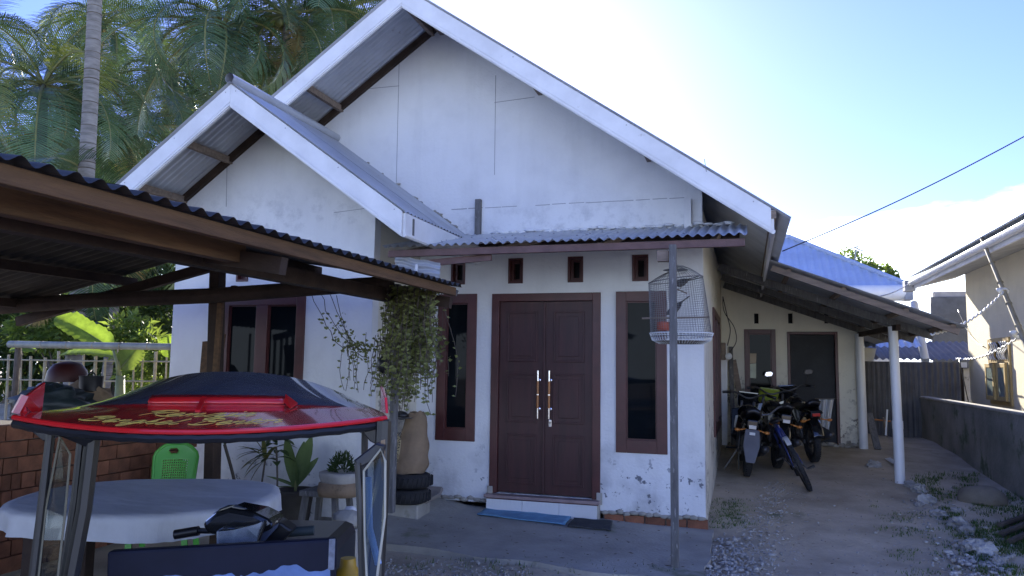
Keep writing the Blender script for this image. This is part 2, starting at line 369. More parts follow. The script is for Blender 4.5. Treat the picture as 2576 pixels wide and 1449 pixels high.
BUSHG = leaf_mat('bush_leaves', (.045, .085, .022), (.075, .13, .030), tr=.45, trcol=(.33, .44, .06))
DKG = leaf_mat('dark_tree_leaves', (.022, .045, .014), (.045, .078, .024), tr=.25, trcol=(.16, .24, .04))
VINEG = leaf_mat('vine_leaves', (.12, .14, .04), (.24, .26, .09), tr=.25, rough=.4, trcol=(.32, .36, .10), scale=9)
GRASSG = leaf_mat('grass_blades', (.035, .075, .016), (.06, .11, .025), tr=.3)

# ================================================================== GROUND
mb = MB()
xs = [-120, -60, -30, -20] + [-14 + .5 * i for i in range(45)] + [12, 20, 40, 120]
ys = [-60, -20, -8, -2, 1, 3] + [4 + .3 * i for i in range(44)] + [18, 22, 30, 60, 200]
for x in xs:
    for y in ys:
        z = gz(x, y) + (.030 * mnoise.noise(Vector((x * .9, y * .9, 0))) + .012 * mnoise.noise(Vector((x * 3, y * 3, 4))) if abs(x) < 14 and 3 < y < 17 else 0)
        if x > 2.2 and y < 17: z -= .03
        if y < 6 and x > -7: z -= .02
        mb.v.append(Vector((x, y, z - .015)))
for i in range(len(xs) - 1):
    for j in range(len(ys) - 1):
        k = i * len(ys) + j; mb.f.append((k, k + len(ys), k + len(ys) + 1, k + 1))
g = mb.build('ground', EARTH, smooth='all'); g['kind'] = 'structure'
# porch slab: thin worn concrete, higher to the left where it meets the wall
def slab(u, v):
    x = -3.75 + 3.42 * u; y = 5.85 + .55 * (1 - u) * .9 + (7.81 - 5.85 - .55 * (1 - u) * .9) * v
    if v == 0: y += .10 * mnoise.noise(Vector((x * 2.1, 3, 1)))
    if u == 1: x += .05 * mnoise.noise(Vector((y * 2.6, 1, 7)))
    z = .022 + v * (.095 - .088 * u + .13 * max(0, (.26 - u) / .26)) + .010 * mnoise.noise(Vector((x * 1.7, y * 1.7, 2)))
    return (x, y, z)
mb = MB(); mb.grid(slab, 40, 24)
n0 = len(mb.v); rim = [(i * 25) for i in range(41)] + [40 * 25 + j for j in range(1, 25)]
for k in rim: v = mb.v[k]; mb.v.append(Vector((v.x * 1.0, v.y - .02, -.10)))
for i in range(len(rim) - 1): mb.f.append((rim[i], n0 + i, n0 + i + 1, rim[i + 1]))
s_ = mb.build('porch_slab', CONC, smooth=True); s_['kind'] = 'structure'

# ================================================================== HOUSE
HX = -3.5
house = thing('house', 'white gabled house with maroon double door, a front wing and a long corrugated roof', 'house', (HX, 7.8, 0))
YA, YB = 7.8, 6.69
RX, WX = -3.36, -4.62
zs1 = lambda x: 5.265 - .70 * abs(x + 3.36)
zs2 = lambda x: 3.98 - .72 * abs(x + 4.62)
VENTS = [-3.04, -2.375, -1.715, -1.035]
door = rect(-2.635, .25, -1.445, 2.36); wl = rect(-3.265, .77, -2.81, 2.365); wr = rect(-1.285, .73, -.77, 2.365)
hol = [door, wl, wr] + [rect(c - .083, 2.47, c + .083, 2.745) for c in VENTS]
out = [(-6.4, .14), (-.41, .14), (-.41, zs1(-.41) + .21), (RX, zs1(RX) + .21), (-6.4, zs1(-6.4) + .21)]
fw = poly_holes(out, hol, (0, YA, 0), (1, 0, 0), (0, 0, 1), (0, .13, 0)).build('front_wall', WHITE, house)
whol = [rect(-5.25, .95, -4.245, 2.27), rect(-5.09, 2.42, -4.945, 2.66), rect(-4.60, 2.42, -4.455, 2.66)]
wout = [(-5.87, .0), (-3.5, .0), (-3.5, zs2(-3.5) + .21), (WX, zs2(WX) + .21), (-5.87, zs2(-5.87) + .21)]
ww = poly_holes(wout, whol, (0, YB, 0), (1, 0, 0), (0, 0, 1), (0, .13, 0)).build('wing_wall', WHITE, house)
MB().box2((-3.63, YB + .131, 0), (-3.502, YA - .002, 3.25)).build('wing_side_wall', CREAM, house); MB().box2((-5.868, YB + .131, 0), (-5.74, YA - .002, 2.9)).build('wing_side_wall', CREAM, house)
# right hand side wall, seen edge on, with its window and slit vents
sh = [rect(9.92, .73, 12.2, 2.36)] + [rect(9.9 + .75 * k, 2.48, 10.02 + .75 * k, 2.74) for k in range(3)]
sw = poly_holes([(YA + .132, .05), (16.0, .05), (16.0, 3.22), (YA + .132, 3.22)], sh, (-.41, 0, 0), (0, 1, 0), (0, 0, 1), (-.13, 0, 0)).build('side_wall', CREAM, house)
MB().box2((-6.6, YA + .2, 0), (-6.47, 16.0, 3.2)).build('left_outer_wall', CREAM, house)
poly_holes([(-6.6, 0), (-.41, 0), (-.41, zs1(-.41) + .2), (RX, zs1(RX) + .2), (-6.6, zs1(-6.6) + .2)], [], (0, 16.0, 0), (1, 0, 0), (0, 0, 1), (0, .13, 0)).build('rear_gable_wall', CREAM, house)
sf = MB()
for q in ((9.92, .73, 10.02, 2.36), (12.10, .73, 12.2, 2.36), (10.02, 2.26, 12.10, 2.36), (10.02, .73, 12.10, .85), (11.0, .85, 11.12, 2.26)): sf.box2((-.46, q[0], q[1]), (-.385, q[2], q[3]))
sfo = sf.build('window', MAROON, house, bevel=.004)
for q in ((10.02, 11.0), (11.12, 12.10)): MB().box2((-.44, q[0], .85), (-.434, q[1], 2.26)).build('pane', PANE, sfo)
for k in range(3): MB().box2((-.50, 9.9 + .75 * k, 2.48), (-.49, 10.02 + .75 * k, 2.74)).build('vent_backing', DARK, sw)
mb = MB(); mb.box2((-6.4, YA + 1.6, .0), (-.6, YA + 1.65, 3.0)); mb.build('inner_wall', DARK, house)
# masonry plinth under the right part of the front wall
pl = MB().box2((-1.42, YA + .02, -.05), (-.42, YA + .12, .137)).build('plinth', MORTAR, fw)
bx = -1.40
bme = MB().box((0, 0, 0), (.19, .05, .10)).mesh('brick')
bme.materials.append(BRICK)
while bx < -.50:
    o = bpy.data.objects.new('brick', bme); C.objects.link(o); o.parent = fw
    o.location = Vector((bx + .095, YA + .018 + rnd.uniform(-.006, .006), .062 + rnd.uniform(-.004, .004))) - wloc(house); o.rotation_euler = (0, rnd.uniform(-.03, .03), 0); bx += .205
# ragged mortar lip along the foot of the wall
for x0, x1, zz in ((-3.4, -2.66, .17), (-1.43, -.41, .135)):
    mb = MB()
    n = int((x1 - x0) / .07)
    for i in range(n): mb.blob((x0 + (i + .5) * (x1 - x0) / n, YA - .004, zz + rnd.uniform(-.012, .012)), (.05, .018, .022), 6, 4, .3, i)
    mb.build('mortar_lip', CONC, fw, smooth='all')
# board joints of the gable, and the ring beam crack
def joint(p, q, w_=.0055):
    MB().bar(at(*p, YA - .002), at(*q, YA - .002), w_, .004, Vector((0, 1, 0))).build('joint_line', LINE, fw)
joint((1004, 160), (997, 460)); joint((1247, 190), (1244, 440)); joint((895, 226), (1004, 216)); joint((1244, 258), (1345, 244))
seg = [(1136 + 590 * i / 14, 527 - 30 * i / 14) for i in range(15)]
for i in range(14):
    if i in (4,): continue
    y0 = rnd.uniform(-.8, .8); joint((seg[i][0], seg[i][1] + y0), (seg[i + 1][0] - rnd.uniform(0, 8), seg[i + 1][1] + y0), .009 if i in (0, 1) else .006)
mb = MB()
mb.bar(at(572, 380, YB - .002), at(569, 520, YB - .002), .005, .004, Vector((0, 1, 0))); mb.build('joint_line', LINE, ww); mb = MB(); mb.bar(at(840, 535, YB - .002), at(935, 522, YB - .002), .005, .004, Vector((0, 1, 0)))
mb.build('joint_line', LINE, ww)
# timber stubs left in the wall
MB().box2((-2.84, YA - .055, 2.98), (-2.775, YA - .002, 3.41)).build('timber_stub', GTIMBER, house, bevel=.004)
MB().box2((-.585, YA - .05, 2.98), (-.515, YA - .002, 3.30)).build('timber_stub', BOARD, house, bevel=.004)

def window(parent, x0, z0, x1, z1, y, fr=.095, mid=False, bot=None):
    f = MB(); t = .05; bot = bot or fr
    f.box2((x0, y - .018, z0), (x0 + fr, y + t, z1)); f.box2((x1 - fr, y - .018, z0), (x1, y + t, z1))
    f.box2((x0 + fr, y - .0185, z1 - fr), (x1 - fr, y + t, z1)); f.box2((x0 + fr, y - .0185, z0), (x1 - fr, y + t, z0 + bot))
    if mid:
        c = (x0 + x1) / 2; f.box2((c - .07, y - .0185, z0 + bot), (c + .07, y + t, z1 - fr))
    o = f.build('window', MAROON, parent, bevel=.004)
    b = MB()   # inner bead
    spans = [(x0 + fr, x1 - fr)] if not mid else [(x0 + fr, (x0 + x1) / 2 - .07), ((x0 + x1) / 2 + .07, x1 - fr)]
    for (a_, c_) in spans:
        MB().box2((a_, y + .022, z0 + bot), (c_, y + .028, z1 - fr)).build('pane', PANE, o)
        for q in ((a_, a_ + .012, z0 + bot, z1 - fr), (c_ - .012, c_, z0 + bot, z1 - fr)): b.box2((q[0], y + .004, q[2]), (q[1], y + .021, q[3]))
        for q in (z0 + bot, z1 - fr - .012): b.box2((a_ + .012, y + .004, q), (c_ - .012, y + .0205, q + .012))
    b.build('glazing_bead', MAROON, o)
    return o
window(house, -3.265, .77, -2.81, 2.365, YA, .105, bot=.13)
window(house, -1.285, .73, -.77, 2.365, YA, .105, bot=.13)
window(house, -5.25, .95, -4.245, 2.27, YB, .10, True)
def vent(parent, x0, z0, x1, z1, y):
    f = MB(); fr = .022
    for q in ((x0, z0, x0 + fr, z1), (x1 - fr, z0, x1, z1), (x0 + fr, z1 - fr, x1 - fr, z1), (x0 + fr, z0, x1 - fr, z0 + fr)): f.box2((q[0], y - .012, q[1]), (q[2], y + .10, q[3]))
    o = f.build('vent', MAROON, parent, bevel=.003)
    b = MB(); i = .030
    for q in ((x0 + fr, z0 + fr, x0 + fr + i, z1 - fr), (x1 - fr - i, z0 + fr, x1 - fr, z1 - fr), (x0 + fr + i, z1 - fr - i, x1 - fr - i, z1 - fr), (x0 + fr + i, z0 + fr, x1 - fr - i, z0 + fr + i)): b.box2((q[0], y + .05, q[1]), (q[2], y + .09, q[3]))
    b.build('inner_frame', MAROON, o)
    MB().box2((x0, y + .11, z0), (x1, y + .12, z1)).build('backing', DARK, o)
for c in VENTS: vent(house, c - .083, 2.47, c + .083, 2.745, YA)
vent(house, -5.09, 2.42, -4.945, 2.66, YB); vent(house, -4.60, 2.42, -4.455, 2.66, YB)
# ---- double door
df = MB(); x0, x1, z0, z1 = -2.635, -1.445, .25, 2.36
df.box2((x0, YA - .02, z0), (x0 + .085, YA + .10, z1)); df.box2((x1 - .085, YA - .02, z0), (x1, YA + .10, z1)); df.box2((x0 + .085, YA - .021, z1 - .085), (x1 - .085, YA + .10, z1))
frm = df.build('door_frame', MAROON, house, bevel=.004)
xm = (x0 + x1) / 2
def leafdoor(a_, b_, flip):
    m_ = MB(); m_.box2((a_, YA + .012, z0 + .012), (b_, YA + .05, z1 - .09)); o = m_.build('door', DOORM, house)
    wd = b_ - a_
    for (za, zb) in ((.10, .62), (.74, 1.26), (1.38, 1.92)):
        # raised and fielded panel: outer moulding and inner field
        p0, p1 = a_ + .085, b_ - .085; mo = MB(); k = .022; Z0, Z1 = z0 + za, z0 + zb
        for q in ((p0, Z0, p0 + k, Z1), (p1 - k, Z0, p1, Z1), (p0 + k, Z1 - k, p1 - k, Z1), (p0 + k, Z0, p1 - k, Z0 + k)): mo.box2((q[0], YA + .000, q[1]), (q[2], YA + .0115, q[3]))
        mo.box2((p0 + .06, YA + .004, Z0 + .06), (p1 - .06, YA + .0116, Z1 - .06)); mo.build('panel', DOORM, o, bevel=.004)
    hx = (b_ - .058) if not flip else (a_ + .058)
    h = MB(); zc = 1.29; h.tube([(hx, YA - .05, zc - .25), (hx, YA - .05, zc - .14)], .011, 10); h.tube([(hx, YA - .05, zc + .14), (hx, YA - .05, zc + .25)], .011, 10)
    for q in (-.15, .15): h.tube([(hx, YA + .011, zc + q), (hx, YA - .05, zc + q)], .009, 8); h.lathe([(.018, 0), (.018, .008), (.010, .012)], (hx, YA + .011, zc + q), 12, Vector((0, -1, 0)))
    hh = h.build('handle', CHROME, o, smooth=True)
    MB().tube([(hx, YA - .05, zc - .14), (hx, YA - .05, zc + .14)], .0125, 10).build('grip', BRASSW, o, smooth=True)
    MB().lathe([(.0145, 0), (.0145, .012)], (hx, YA - .05, zc - .006), 10).build('collar', CHROME, o)
    if flip:
        MB().box2((hx - .016, YA + .004, .955), (hx + .016, YA + .0118, 1.03)).build('lock_plate', CHROME, o, bevel=.006); MB().box2((hx - .005, YA + .001, .978), (hx + .005, YA + .0035, 1.008)).build('keyhole', BLACK, o)
leafdoor(x0 + .088, xm - .003, False); leafdoor(xm + .003, x1 - .088, True)
MB().box2((xm - .022, YA - .006, z0 + .012), (xm + .004, YA + .0112, z1 - .09)).build('astragal', DOORM, frm, bevel=.005)
# threshold and tiled riser
stp = MB().box2((x0 - .02, YA - .13, .215), (x1 + .01, YA + .10, .247)).build('threshold', M('threshold_tile', (.30, .22, .21), rough=.4), house, bevel=.004)
for k in range(3):
    a_ = x0 + .01 + k * .39; MB().box2((a_, YA - .125, .035), (a_ + .387, YA - .10, .205)).build('riser_tile', TILE, stp, bevel=.002)
MB().box2((x0, YA - .099, .0), (x1, YA - .001, .213)).build('step_core', CONC, stp)
MB().box2((x0 + .01, YA - .127, .206), (x1, YA - .10, .2145)).build('nosing', MAROON, stp)
for xx in (x0 - .015, x1 - .035): MB().box2((xx, YA - .035, .20), (xx + .06, YA - .021, .32)).build('jamb_foot', CONC, stp, bevel=.006)

# ---- roofs
def roof(y0, y1, ridge, half_l, half_r, zs, sl, lift, name, ycl=None):
    zr = zs(ridge) + lift
    r = MB().tube([(ridge, y0 - .01, zr + .035), (ridge, y1, zr + .035)], .05, 8, cap=False).build(name, ZINC, house, smooth='all')
    for sgn, hw in ((-1, half_l), (1, half_r)):
        V = Vector((sgn, 0, -sl)).normalized(); sheets(r, 'roof_sheet', (ridge, y0, zr), (0, 1, 0), V, y1 - y0, hw * math.sqrt(1 + sl * sl), ZINC, rows=2)
        for k in range(4):
            dx = .06 + k * (hw - .2) / 3
            x = ridge + sgn * dx; MB().bar((x, y0 + .03, zs(x) + lift - .055), (x, y1 - .05, zs(x) + lift - .055), .045, .07).build('purlin', TIMBER, r)
    return r
MB().bar(at(1772, 400, 6.846), at(1777, 432, 6.846), .006, .004, Vector((0, 1, 0))).build('board_joint', LINE, house)
mroof = roof(6.83, 16.5, RX, 3.65, 3.74, zs1, .70, .236, 'main_roof')  # unseen back part lengthened to keep the sun off the path
wroof = roof(5.83, 7.795, WX, 1.86, 1.84, zs2, .72, .236, 'wing_roof')
def rake(ridge, xe, zs, y, hgt, nm='bargeboard'):
    sgn = 1 if xe > ridge else -1; xr = ridge
    b = MB(); P = [(xr, y, zs(xr)), (xe, y, zs(xe)), (xe, y, zs(xe) + hgt), (xr, y, zs(xr) + hgt)]; b.prism(P if sgn > 0 else P[::-1], (0, .025, 0)); o = b.build(nm, BOARD, house)
    for (h0, h1, pr) in ((.012, .034, .010), (.045, .052, .006)):
        q = [(xr, y - pr, zs(xr) + h0), (xe, y - pr, zs(xe) + h0), (xe, y - pr, zs(xe) + h1), (xr, y - pr, zs(xr) + h1)]; MB().prism(q if sgn > 0 else q[::-1], (0, pr - .0005, 0)).build('moulding', BOARD, o)
    nail = MB()
    for k in range(4):
        x = xr + (xe - xr) * (.03 + .31 * k); nail.lathe([(.006, 0), (.004, .003)], (x, y - .0005, zs(x) + hgt - .035), 8, Vector((0, -1, 0)))
    nail.build('nail_head', LINE, o)
    return o
rake(RX, .22, zs1, 6.85, .222); rake(RX - .002, -6.95, zs1, 6.85, .222)
rake(WX, -2.81, zs2, 5.85, .222); rake(WX - .002, -6.43, zs2, 5.85, .222)
def eave(x, z, y0, y1, hgt):
    o = MB().box2((x, y0, z), (x + .022, y1, z + hgt)).build('eave_board', BOARD, house)
    MB().box2((x + .0225, y0, z + .01), (x + .032, y1, z + .034)).build('moulding', BOARD, o); return o
eave(.222, zs1(.222), 6.876, 16.4, .21); eave(-2.808, zs2(-2.808), 5.876, 7.79, .21)
MB().box2((-2.785, 6.02, zs2(-2.808) + .036), (-2.779, 6.05, zs2(-2.808) + .185)).build('batten', GTIMBER, house)
def raft(ridge, xe, zs, y, lift):
    for sgn in (0,): pass
    MB().bar((ridge, y, zs(ridge) + lift), (xe, y, zs(xe) + lift), .05, .07, Vector((0, 0, 1))).build('rafter', DTIMBER, house)
raft(RX, -6.9, zs1, YA - .028, .195); raft(WX, -6.3, zs2, YB - .028, .19)
# fibre cement flashing where the wing roof meets the gable wall
mb = MB()
for k in range(22):
    t = .55 + .45 * rnd.random() if k % 3 else rnd.random(); x = -4.6 + 1.75 * t; mb.blob((x, YA - .02, zs2(x) + .246 + rnd.uniform(-.012, .006)), (rnd.uniform(.02, .04), .025, .014), 7, 5, .35, k)
mb.build('mortar_flashing', CONC, wroof, smooth='all')

# ---- front awning with its post
aw = MB().box2((-3.20, 6.39, 2.585), (.0, 6.435, 2.648)).build('awning', AWNB, house, bevel=.003)
V = Vector((0, 7.79 - 6.34, 3.015 - 2.675)); sheets(aw, 'roof_sheet', (-3.24, 6.34, 2.675), (1, 0, 0), V, 3.26, V.length, ZINC, pitch=.082, amp=.0125, sw=.82)
for x in (-3.0, -2.1, -1.2, -.25): MB().bar((x, 6.42, 2.625), (x, 7.79, 2.94), .05, .06).build('rafter', TIMBER, aw)
MB().box2((-3.15, 7.74, 2.88), (-.05, 7.795, 2.935)).build('wall_plate', DTIMBER, aw)
MB().bar((-3.05, 6.50, 2.52), (-2.2, 6.46, 2.565), .03, .06).build('batten', AWNB, aw)
mb = MB()
for k in range(26): mb.blob((-2.6 + k * .098, 7.775, 3.03 + rnd.uniform(-.008, .014)), (.06, .03, .018), 6, 4, .35, k)
mb.build('mortar_flashing', WHITE, aw, smooth='all')
mb = MB()
for k in range(30):
    t = rnd.uniform(.08, .6); mb.lathe([(.012, 0), (.006, .006)], (-3.2 + .082 * rnd.randrange(39), 6.34 + 1.45 * t, 2.675 + .34 * t + .013), 6)
mb.build('roof_nail', LINE, aw)
post = MB().bar((-.57, 6.31, -.05), (-.57, 6.31, 2.60), .060, .060, Vector((0, 1, 0))).build('awning_post', GTIMBER, house, bevel=.006)
MB().box2((-.70, 6.33, 2.47), (-.61, 6.40, 2.56)).build('corbel', TIMBER, post)
# corrugated off-cut hung between shed and awning
fl = thing('zinc_offcut', 'bent corrugated zinc off-cut hanging below the left end of the awning', 'metal sheet', (-3.0, 6.5, 2.2))
A, B, Cc, D = at(992, 640, 6.55), at(1108, 662, 6.25), at(1105, 715, 6.2), at(998, 700, 6.5)
mb = MB(); mb.grid(lambda u, v: (A.lerp(B, u)).lerp(D.lerp(Cc, u), v) + Vector((.3, -1, 0)).normalized() * (.018 * math.cos(2 * PI * v * 3.6)) + Vector((0, 0, .02 * mnoise.noise(Vector((u * 3, v * 2, 0))))), 12, 40)
mb.build('sheet', ZINC, fl, smooth='all')
MB().blob(at(1047, 676, 6.32), (.018, .01, .04), 8, 6, .3, 3).build('paint_splash', BOARD, fl, smooth='all')

# ---- rear wing: wall facing us, lean-to roof on pipe posts
YR = 13.2
rh = [rect(-.04, .9, .455, 2.235), rect(.63, .39, 1.395, 2.195)] + [rect(c - .035, 2.33, c + .035, 2.5) for c in (.16, .69, 1.24)]
rw = poly_holes([(-.405, .2), (1.70, .2), (1.70, 2.36), (1.5, 2.45), (-.405, 3.1)], rh, (0, YR, 0), (1, 0, 0), (0, 0, 1), (0, .13, 0)).build('rear_wall', CREAM, house)
wn2 = window(house, -.04, .9, .455, 2.235, YR, .075)
df2 = MB(); df2.box2((.63, YR - .02, .39), (.675, YR + .1, 2.195)); df2.box2((1.35, YR - .02, .39), (1.395, YR + .1, 2.195)); df2.box2((.675, YR - .021, 2.15), (1.35, YR + .1, 2.195)); rdf = df2.build('rear_door_frame', MAROON, house, bevel=.004)
MB().box2((.68, YR + .055, .40), (1.345, YR + .085, 2.145)).build('doorway_dark', M('doorway_shade', (.022, .025, .030), rough=.7, var=.3), house)  # dark panel standing in for the shade inside the open doorway
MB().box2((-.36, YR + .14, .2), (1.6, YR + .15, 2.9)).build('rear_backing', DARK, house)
MB().box2((1.57, YR + .131, .2), (1.70, 17.0, 2.34)).build('sun_blocking_wall', CREAM, house)  # unseen wall added to keep the sun off the path
mb = MB()
for k in range(14): mb.blob((.55 + k * .085, YR - .05, .40 + rnd.uniform(-.01, .02)), (.07, .05, .03), 7, 5, .35, k)
mb.build('rubble_sill', CONC, rw, smooth='all')
lz = lambda x: 2.86 - .39 * (x - .27)
lean = MB().bar((.30, 9.62, lz(.30) - .045), (2.28, 9.62, lz(2.28) - .045), .04, .07).build('lean_to', TIMBER, house)
sheets(lean, 'roof_sheet', (.27, 9.5, lz(.27) + .03), (0, 1, 0), (1, 0, -.39), 7.6, 2.07 * math.sqrt(1 + .39 ** 2), ZINC, rows=1)  # sheets run on unseen past the rear wall, lengthened to block sun
for y in (10.72, 11.9, 13.1): MB().bar((-.35, y, lz(-.35) - .13), (2.25, y, lz(2.25) - .06), .05, .10).build('rafter', GTIMBER, lean)
for x in (.5, 1.1, 1.75, 2.22): MB().bar((x, 9.6, lz(x) - .005), (x, 14.0, lz(x) - .005), .05, .05).build('purlin', TIMBER, lean)
MB().bar((1.80, 10.4, 2.125), (1.70, 13.3, 2.145), .05, .07).build('beam', DTIMBER, lean)
p2 = MB(); p2.tube([(1.80, 10.66, .15), (1.797, 10.68, .95)], .062, 16); p2.tube([(1.797, 10.68, .93), (1.785, 10.70, 2.15)], .058, 16); p2.lathe([(.066, 0), (.066, .10)], (1.797, 10.68, .86), 16); p2.build('pipe_post', PVC, house, smooth=True)
MB().tube([(1.715, 13.10, .35), (1.70, 13.10, 2.16)], .066, 16).build('pipe_post', PVC, house, smooth=True)
# electricity meter and wires on the corner
mt = thing('wire_box', 'small grey junction box with loose wires on cream wall corner', 'electric box', (-.38, 12.9, 1.8))
MB().box2((-.40, 12.75, 1.72), (-.33, 12.95, 2.0)).build('box_body', TIMBER, mt, bevel=.01); MB().lathe([(.055, 0), (.055, .05), (.03, .07)], (-.28, 12.75, 1.78), 14, Vector((0, -1, 0))).build('meter', PVC, mt, smooth=True)
mb = MB(); mb.tube(catmull([(-.36, 12.8, 2.75), (-.30, 12.75, 2.45), (-.25, 12.75, 2.2), (-.30, 12.75, 1.95)]), .008, 5); mb.tube(catmull([(-.36, 12.8, 2.75), (-.34, 12.75, 2.5), (-.19, 12.75, 2.25), (-.16, 12.75, 2.02), (-.26, 12.75, 1.85)]), .007, 5); mb.build('wire', BLACK, mt)

# ================================================================== OPEN TIMBER SHED ON THE LEFT
shed = thing('open_shed', 'dark open timber shed with corrugated roof and brown eave beam in the left foreground', 'shed', (-4.4, 4.0, 0))
EX, EZ = -2.25, 2.235
rz_ = lambda x: EZ + .16 * (EX - x) if x > -4.6 else EZ + .16 * (EX + 4.6) - .22 * (-4.6 - x)
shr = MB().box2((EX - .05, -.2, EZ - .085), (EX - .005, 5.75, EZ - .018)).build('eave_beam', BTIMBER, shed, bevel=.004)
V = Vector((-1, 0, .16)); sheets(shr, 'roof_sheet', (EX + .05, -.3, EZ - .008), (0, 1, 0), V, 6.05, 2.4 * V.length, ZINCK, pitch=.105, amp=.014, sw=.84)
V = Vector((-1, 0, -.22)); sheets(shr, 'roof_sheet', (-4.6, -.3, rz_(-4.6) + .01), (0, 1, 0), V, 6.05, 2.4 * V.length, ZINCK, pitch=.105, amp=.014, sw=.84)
MB().box2((-2.62, -.2, 2.115), (-2.55, 3.42, 2.215)).build('purlin', BTIMBER, shed, bevel=.004)
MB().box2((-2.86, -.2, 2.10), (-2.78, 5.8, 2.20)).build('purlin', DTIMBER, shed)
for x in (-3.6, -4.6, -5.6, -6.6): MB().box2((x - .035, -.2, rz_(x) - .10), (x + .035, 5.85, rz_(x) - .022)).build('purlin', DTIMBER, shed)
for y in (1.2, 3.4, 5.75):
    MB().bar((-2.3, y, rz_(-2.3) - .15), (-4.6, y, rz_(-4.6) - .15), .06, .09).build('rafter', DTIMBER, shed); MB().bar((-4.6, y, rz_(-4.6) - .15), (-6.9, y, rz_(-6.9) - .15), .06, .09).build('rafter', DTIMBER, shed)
a_, b_ = at(-40, 775, 5.5), at(985, 712, 5.55)
tb = MB().tube([a_, a_.lerp(b_, .3) + Vector((0, 0, .01)), a_.lerp(b_, .6) + Vector((0, 0, -.015)), b_], [.075, .07, .068, .06], 9).build('tie_log', DTIMBER, shed, smooth=True)
for px in (590, 650): MB().lathe([(.045, 0), (.03, .03), (.0, .035)], at(px, 728, 5.52), 10).build('knot', DTIMBER, tb, smooth=True)
q1, q2 = at(549, 640, 5.7), at(532, 1260, 5.7)
MB().bar(q2, q1, .10, .11, Vector((0, 1, 0))).build('post', DTIMBER, shed, bevel=.008)
MB().bar(at(538, 1000, 5.62), at(556, 755, 5.62), .05, .03, Vector((0, 1, 0))).build('plank', BTIMBER, shed)
MB().bar(at(984, 1290, 5.75), at(1000, 715, 5.75), .055, .055, Vector((0, 1, 0))).build('post', GTIMBER, shed, bevel=.008)
MB().bar((-6.7, 2.0, .0), (-6.7, 2.0, 2.0), .09, .09, Vector((0, 1, 0))).build('post', DTIMBER, shed)
# woven side, dark, closing the shed on the far left
sw_ = MB()
for k in range(26): sw_.box2((-7.02 - .01 * (k % 2), -.2 + .16 * k, 0), (-7.0 - .01 * (k % 2), -.2 + .155 * (k + 1), 2.0))
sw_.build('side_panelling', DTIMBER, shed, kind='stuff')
q = at(1150, 738, 5.95); MB().bar(at(1090, 712, 5.95), q, .03, .05).build('batten', GTIMBER, shed)

# planks leaning on the shed post
pk = thing('leaning_plank', 'short brown boards leaning on the dark shed post before the wing window', 'plank', (-4.6, 6.0, 1.3))
for (p, q, w_) in (((518, 940), (525, 858), .13), ((545, 930), (556, 840), .10)):
    MB().bar(at(*p, 6.0), at(*q, 6.05), w_, .02, Vector((0, 1, 0))).build('board', BTIMBER, pk, bevel=.003)

# low brick wall down the left side of the shed, bricks laid one by one
bwall = thing('brick_wall', 'low wall of raw orange clay blocks along the left side of the shed', 'wall', (-5.3, 4.2, 0))
MB().box2((-5.44, 2.0, 0), (-5.34, 6.3, 1.02)).build('core', MORTAR, bwall)
bm1 = MB().box((0, 0, 0), (.10, .225, .112)).mesh('brick'); bm2 = MB().box((0, 0, 0), (.10, .108, .112)).mesh('brick'); bm3 = MB().box((0, 0, 0), (.10, .07, .112)).mesh('brick')
for m_ in (bm1, bm2, bm3): m_.materials.append(BRICK)
for r_ in range(9):
    y = 2.0 + (.11 if r_ % 2 else 0)
    while y < 6.25:
        m_, L_ = rnd.choice([(bm1, .225), (bm1, .225), (bm1, .225), (bm2, .108), (bm3, .07)])
        o = bpy.data.objects.new('brick', m_); C.objects.link(o); o.parent = bwall
        o.location = Vector((-5.335 + rnd.uniform(-.008, .008), y + L_ / 2, .06 + r_ * .122)) - wloc(bwall); o.rotation_euler = (rnd.uniform(-.015, .015), 0, rnd.uniform(-.03, .03)); y += L_ + .012

# things standing on / behind the brick wall, in the dark
bk = thing('dark_basin', 'upturned dark red basin on the clutter behind the rickshaw roof', 'basin', at(190, 955, 5.6))
MB().lathe([(.18, 0), (.18, .02), (.165, .10), (.12, .16), (.05, .185), (.01, .19)], at(168, 960, 5.6), 26).build('bowl', M('dark_red_enamel', (.045, .008, .008), rough=.5), bk, smooth=True)
bx_ = thing('dark_pot', 'black two-handled pot beside the upturned red basin', 'pot', at(240, 965, 5.6))
pc = at(228, 985, 5.45); MB().lathe([(.07, 0), (.095, .01), (.10, .13), (.103, .14), (.095, .14)], pc, 22).build('vessel', BLACK, bx_, smooth=True)
MB().tube([pc + Vector((.04 * math.cos(t), 0, .14 + .03 * math.sin(t))) for t in [PI * k / 8 for k in range(9)]], .007, 6).build('handle', BLACK, bx_)
ta = thing('tarp', 'dark green tarpaulin heaped behind the left fin of the rickshaw roof', 'tarp', at(150, 1000, 5.2))
mb = MB(); ce = at(120, 1010, 5.0); mb.blob(ce + Vector((.05, 0, -.02)), (.36, .22, .17), 22, 14, .25, 5, 2.5); mb.build('sheet', M('dark_green_tarp', (.016, .026, .028), rough=.5, var=.3, bump=.4, bscale=12), ta, smooth='all')
sk2 = thing('sack_pile', 'tan sack lying on the clutter behind the rickshaw', 'sack', at(215, 995, 5.5))
MB().blob(at(218, 1000, 5.5), (.24, .18, .13), 16, 10, .2, 2).build('bag', SACK, sk2, smooth='all')
cl = thing('work_bench', 'dark work bench carrying basin and pots behind the rickshaw', 'bench', (-5.9, 5.2, 0))
MB().box2((-7.0, 4.2, .92), (-5.45, 5.95, .99)).build('bench_top', DTIMBER, cl)
for x in (-6.9, -5.55):
    for y in (4.3, 5.85): MB().box2((x - .04, y - .04, 0), (x + .04, y + .04, .92)).build('leg', DTIMBER, cl)

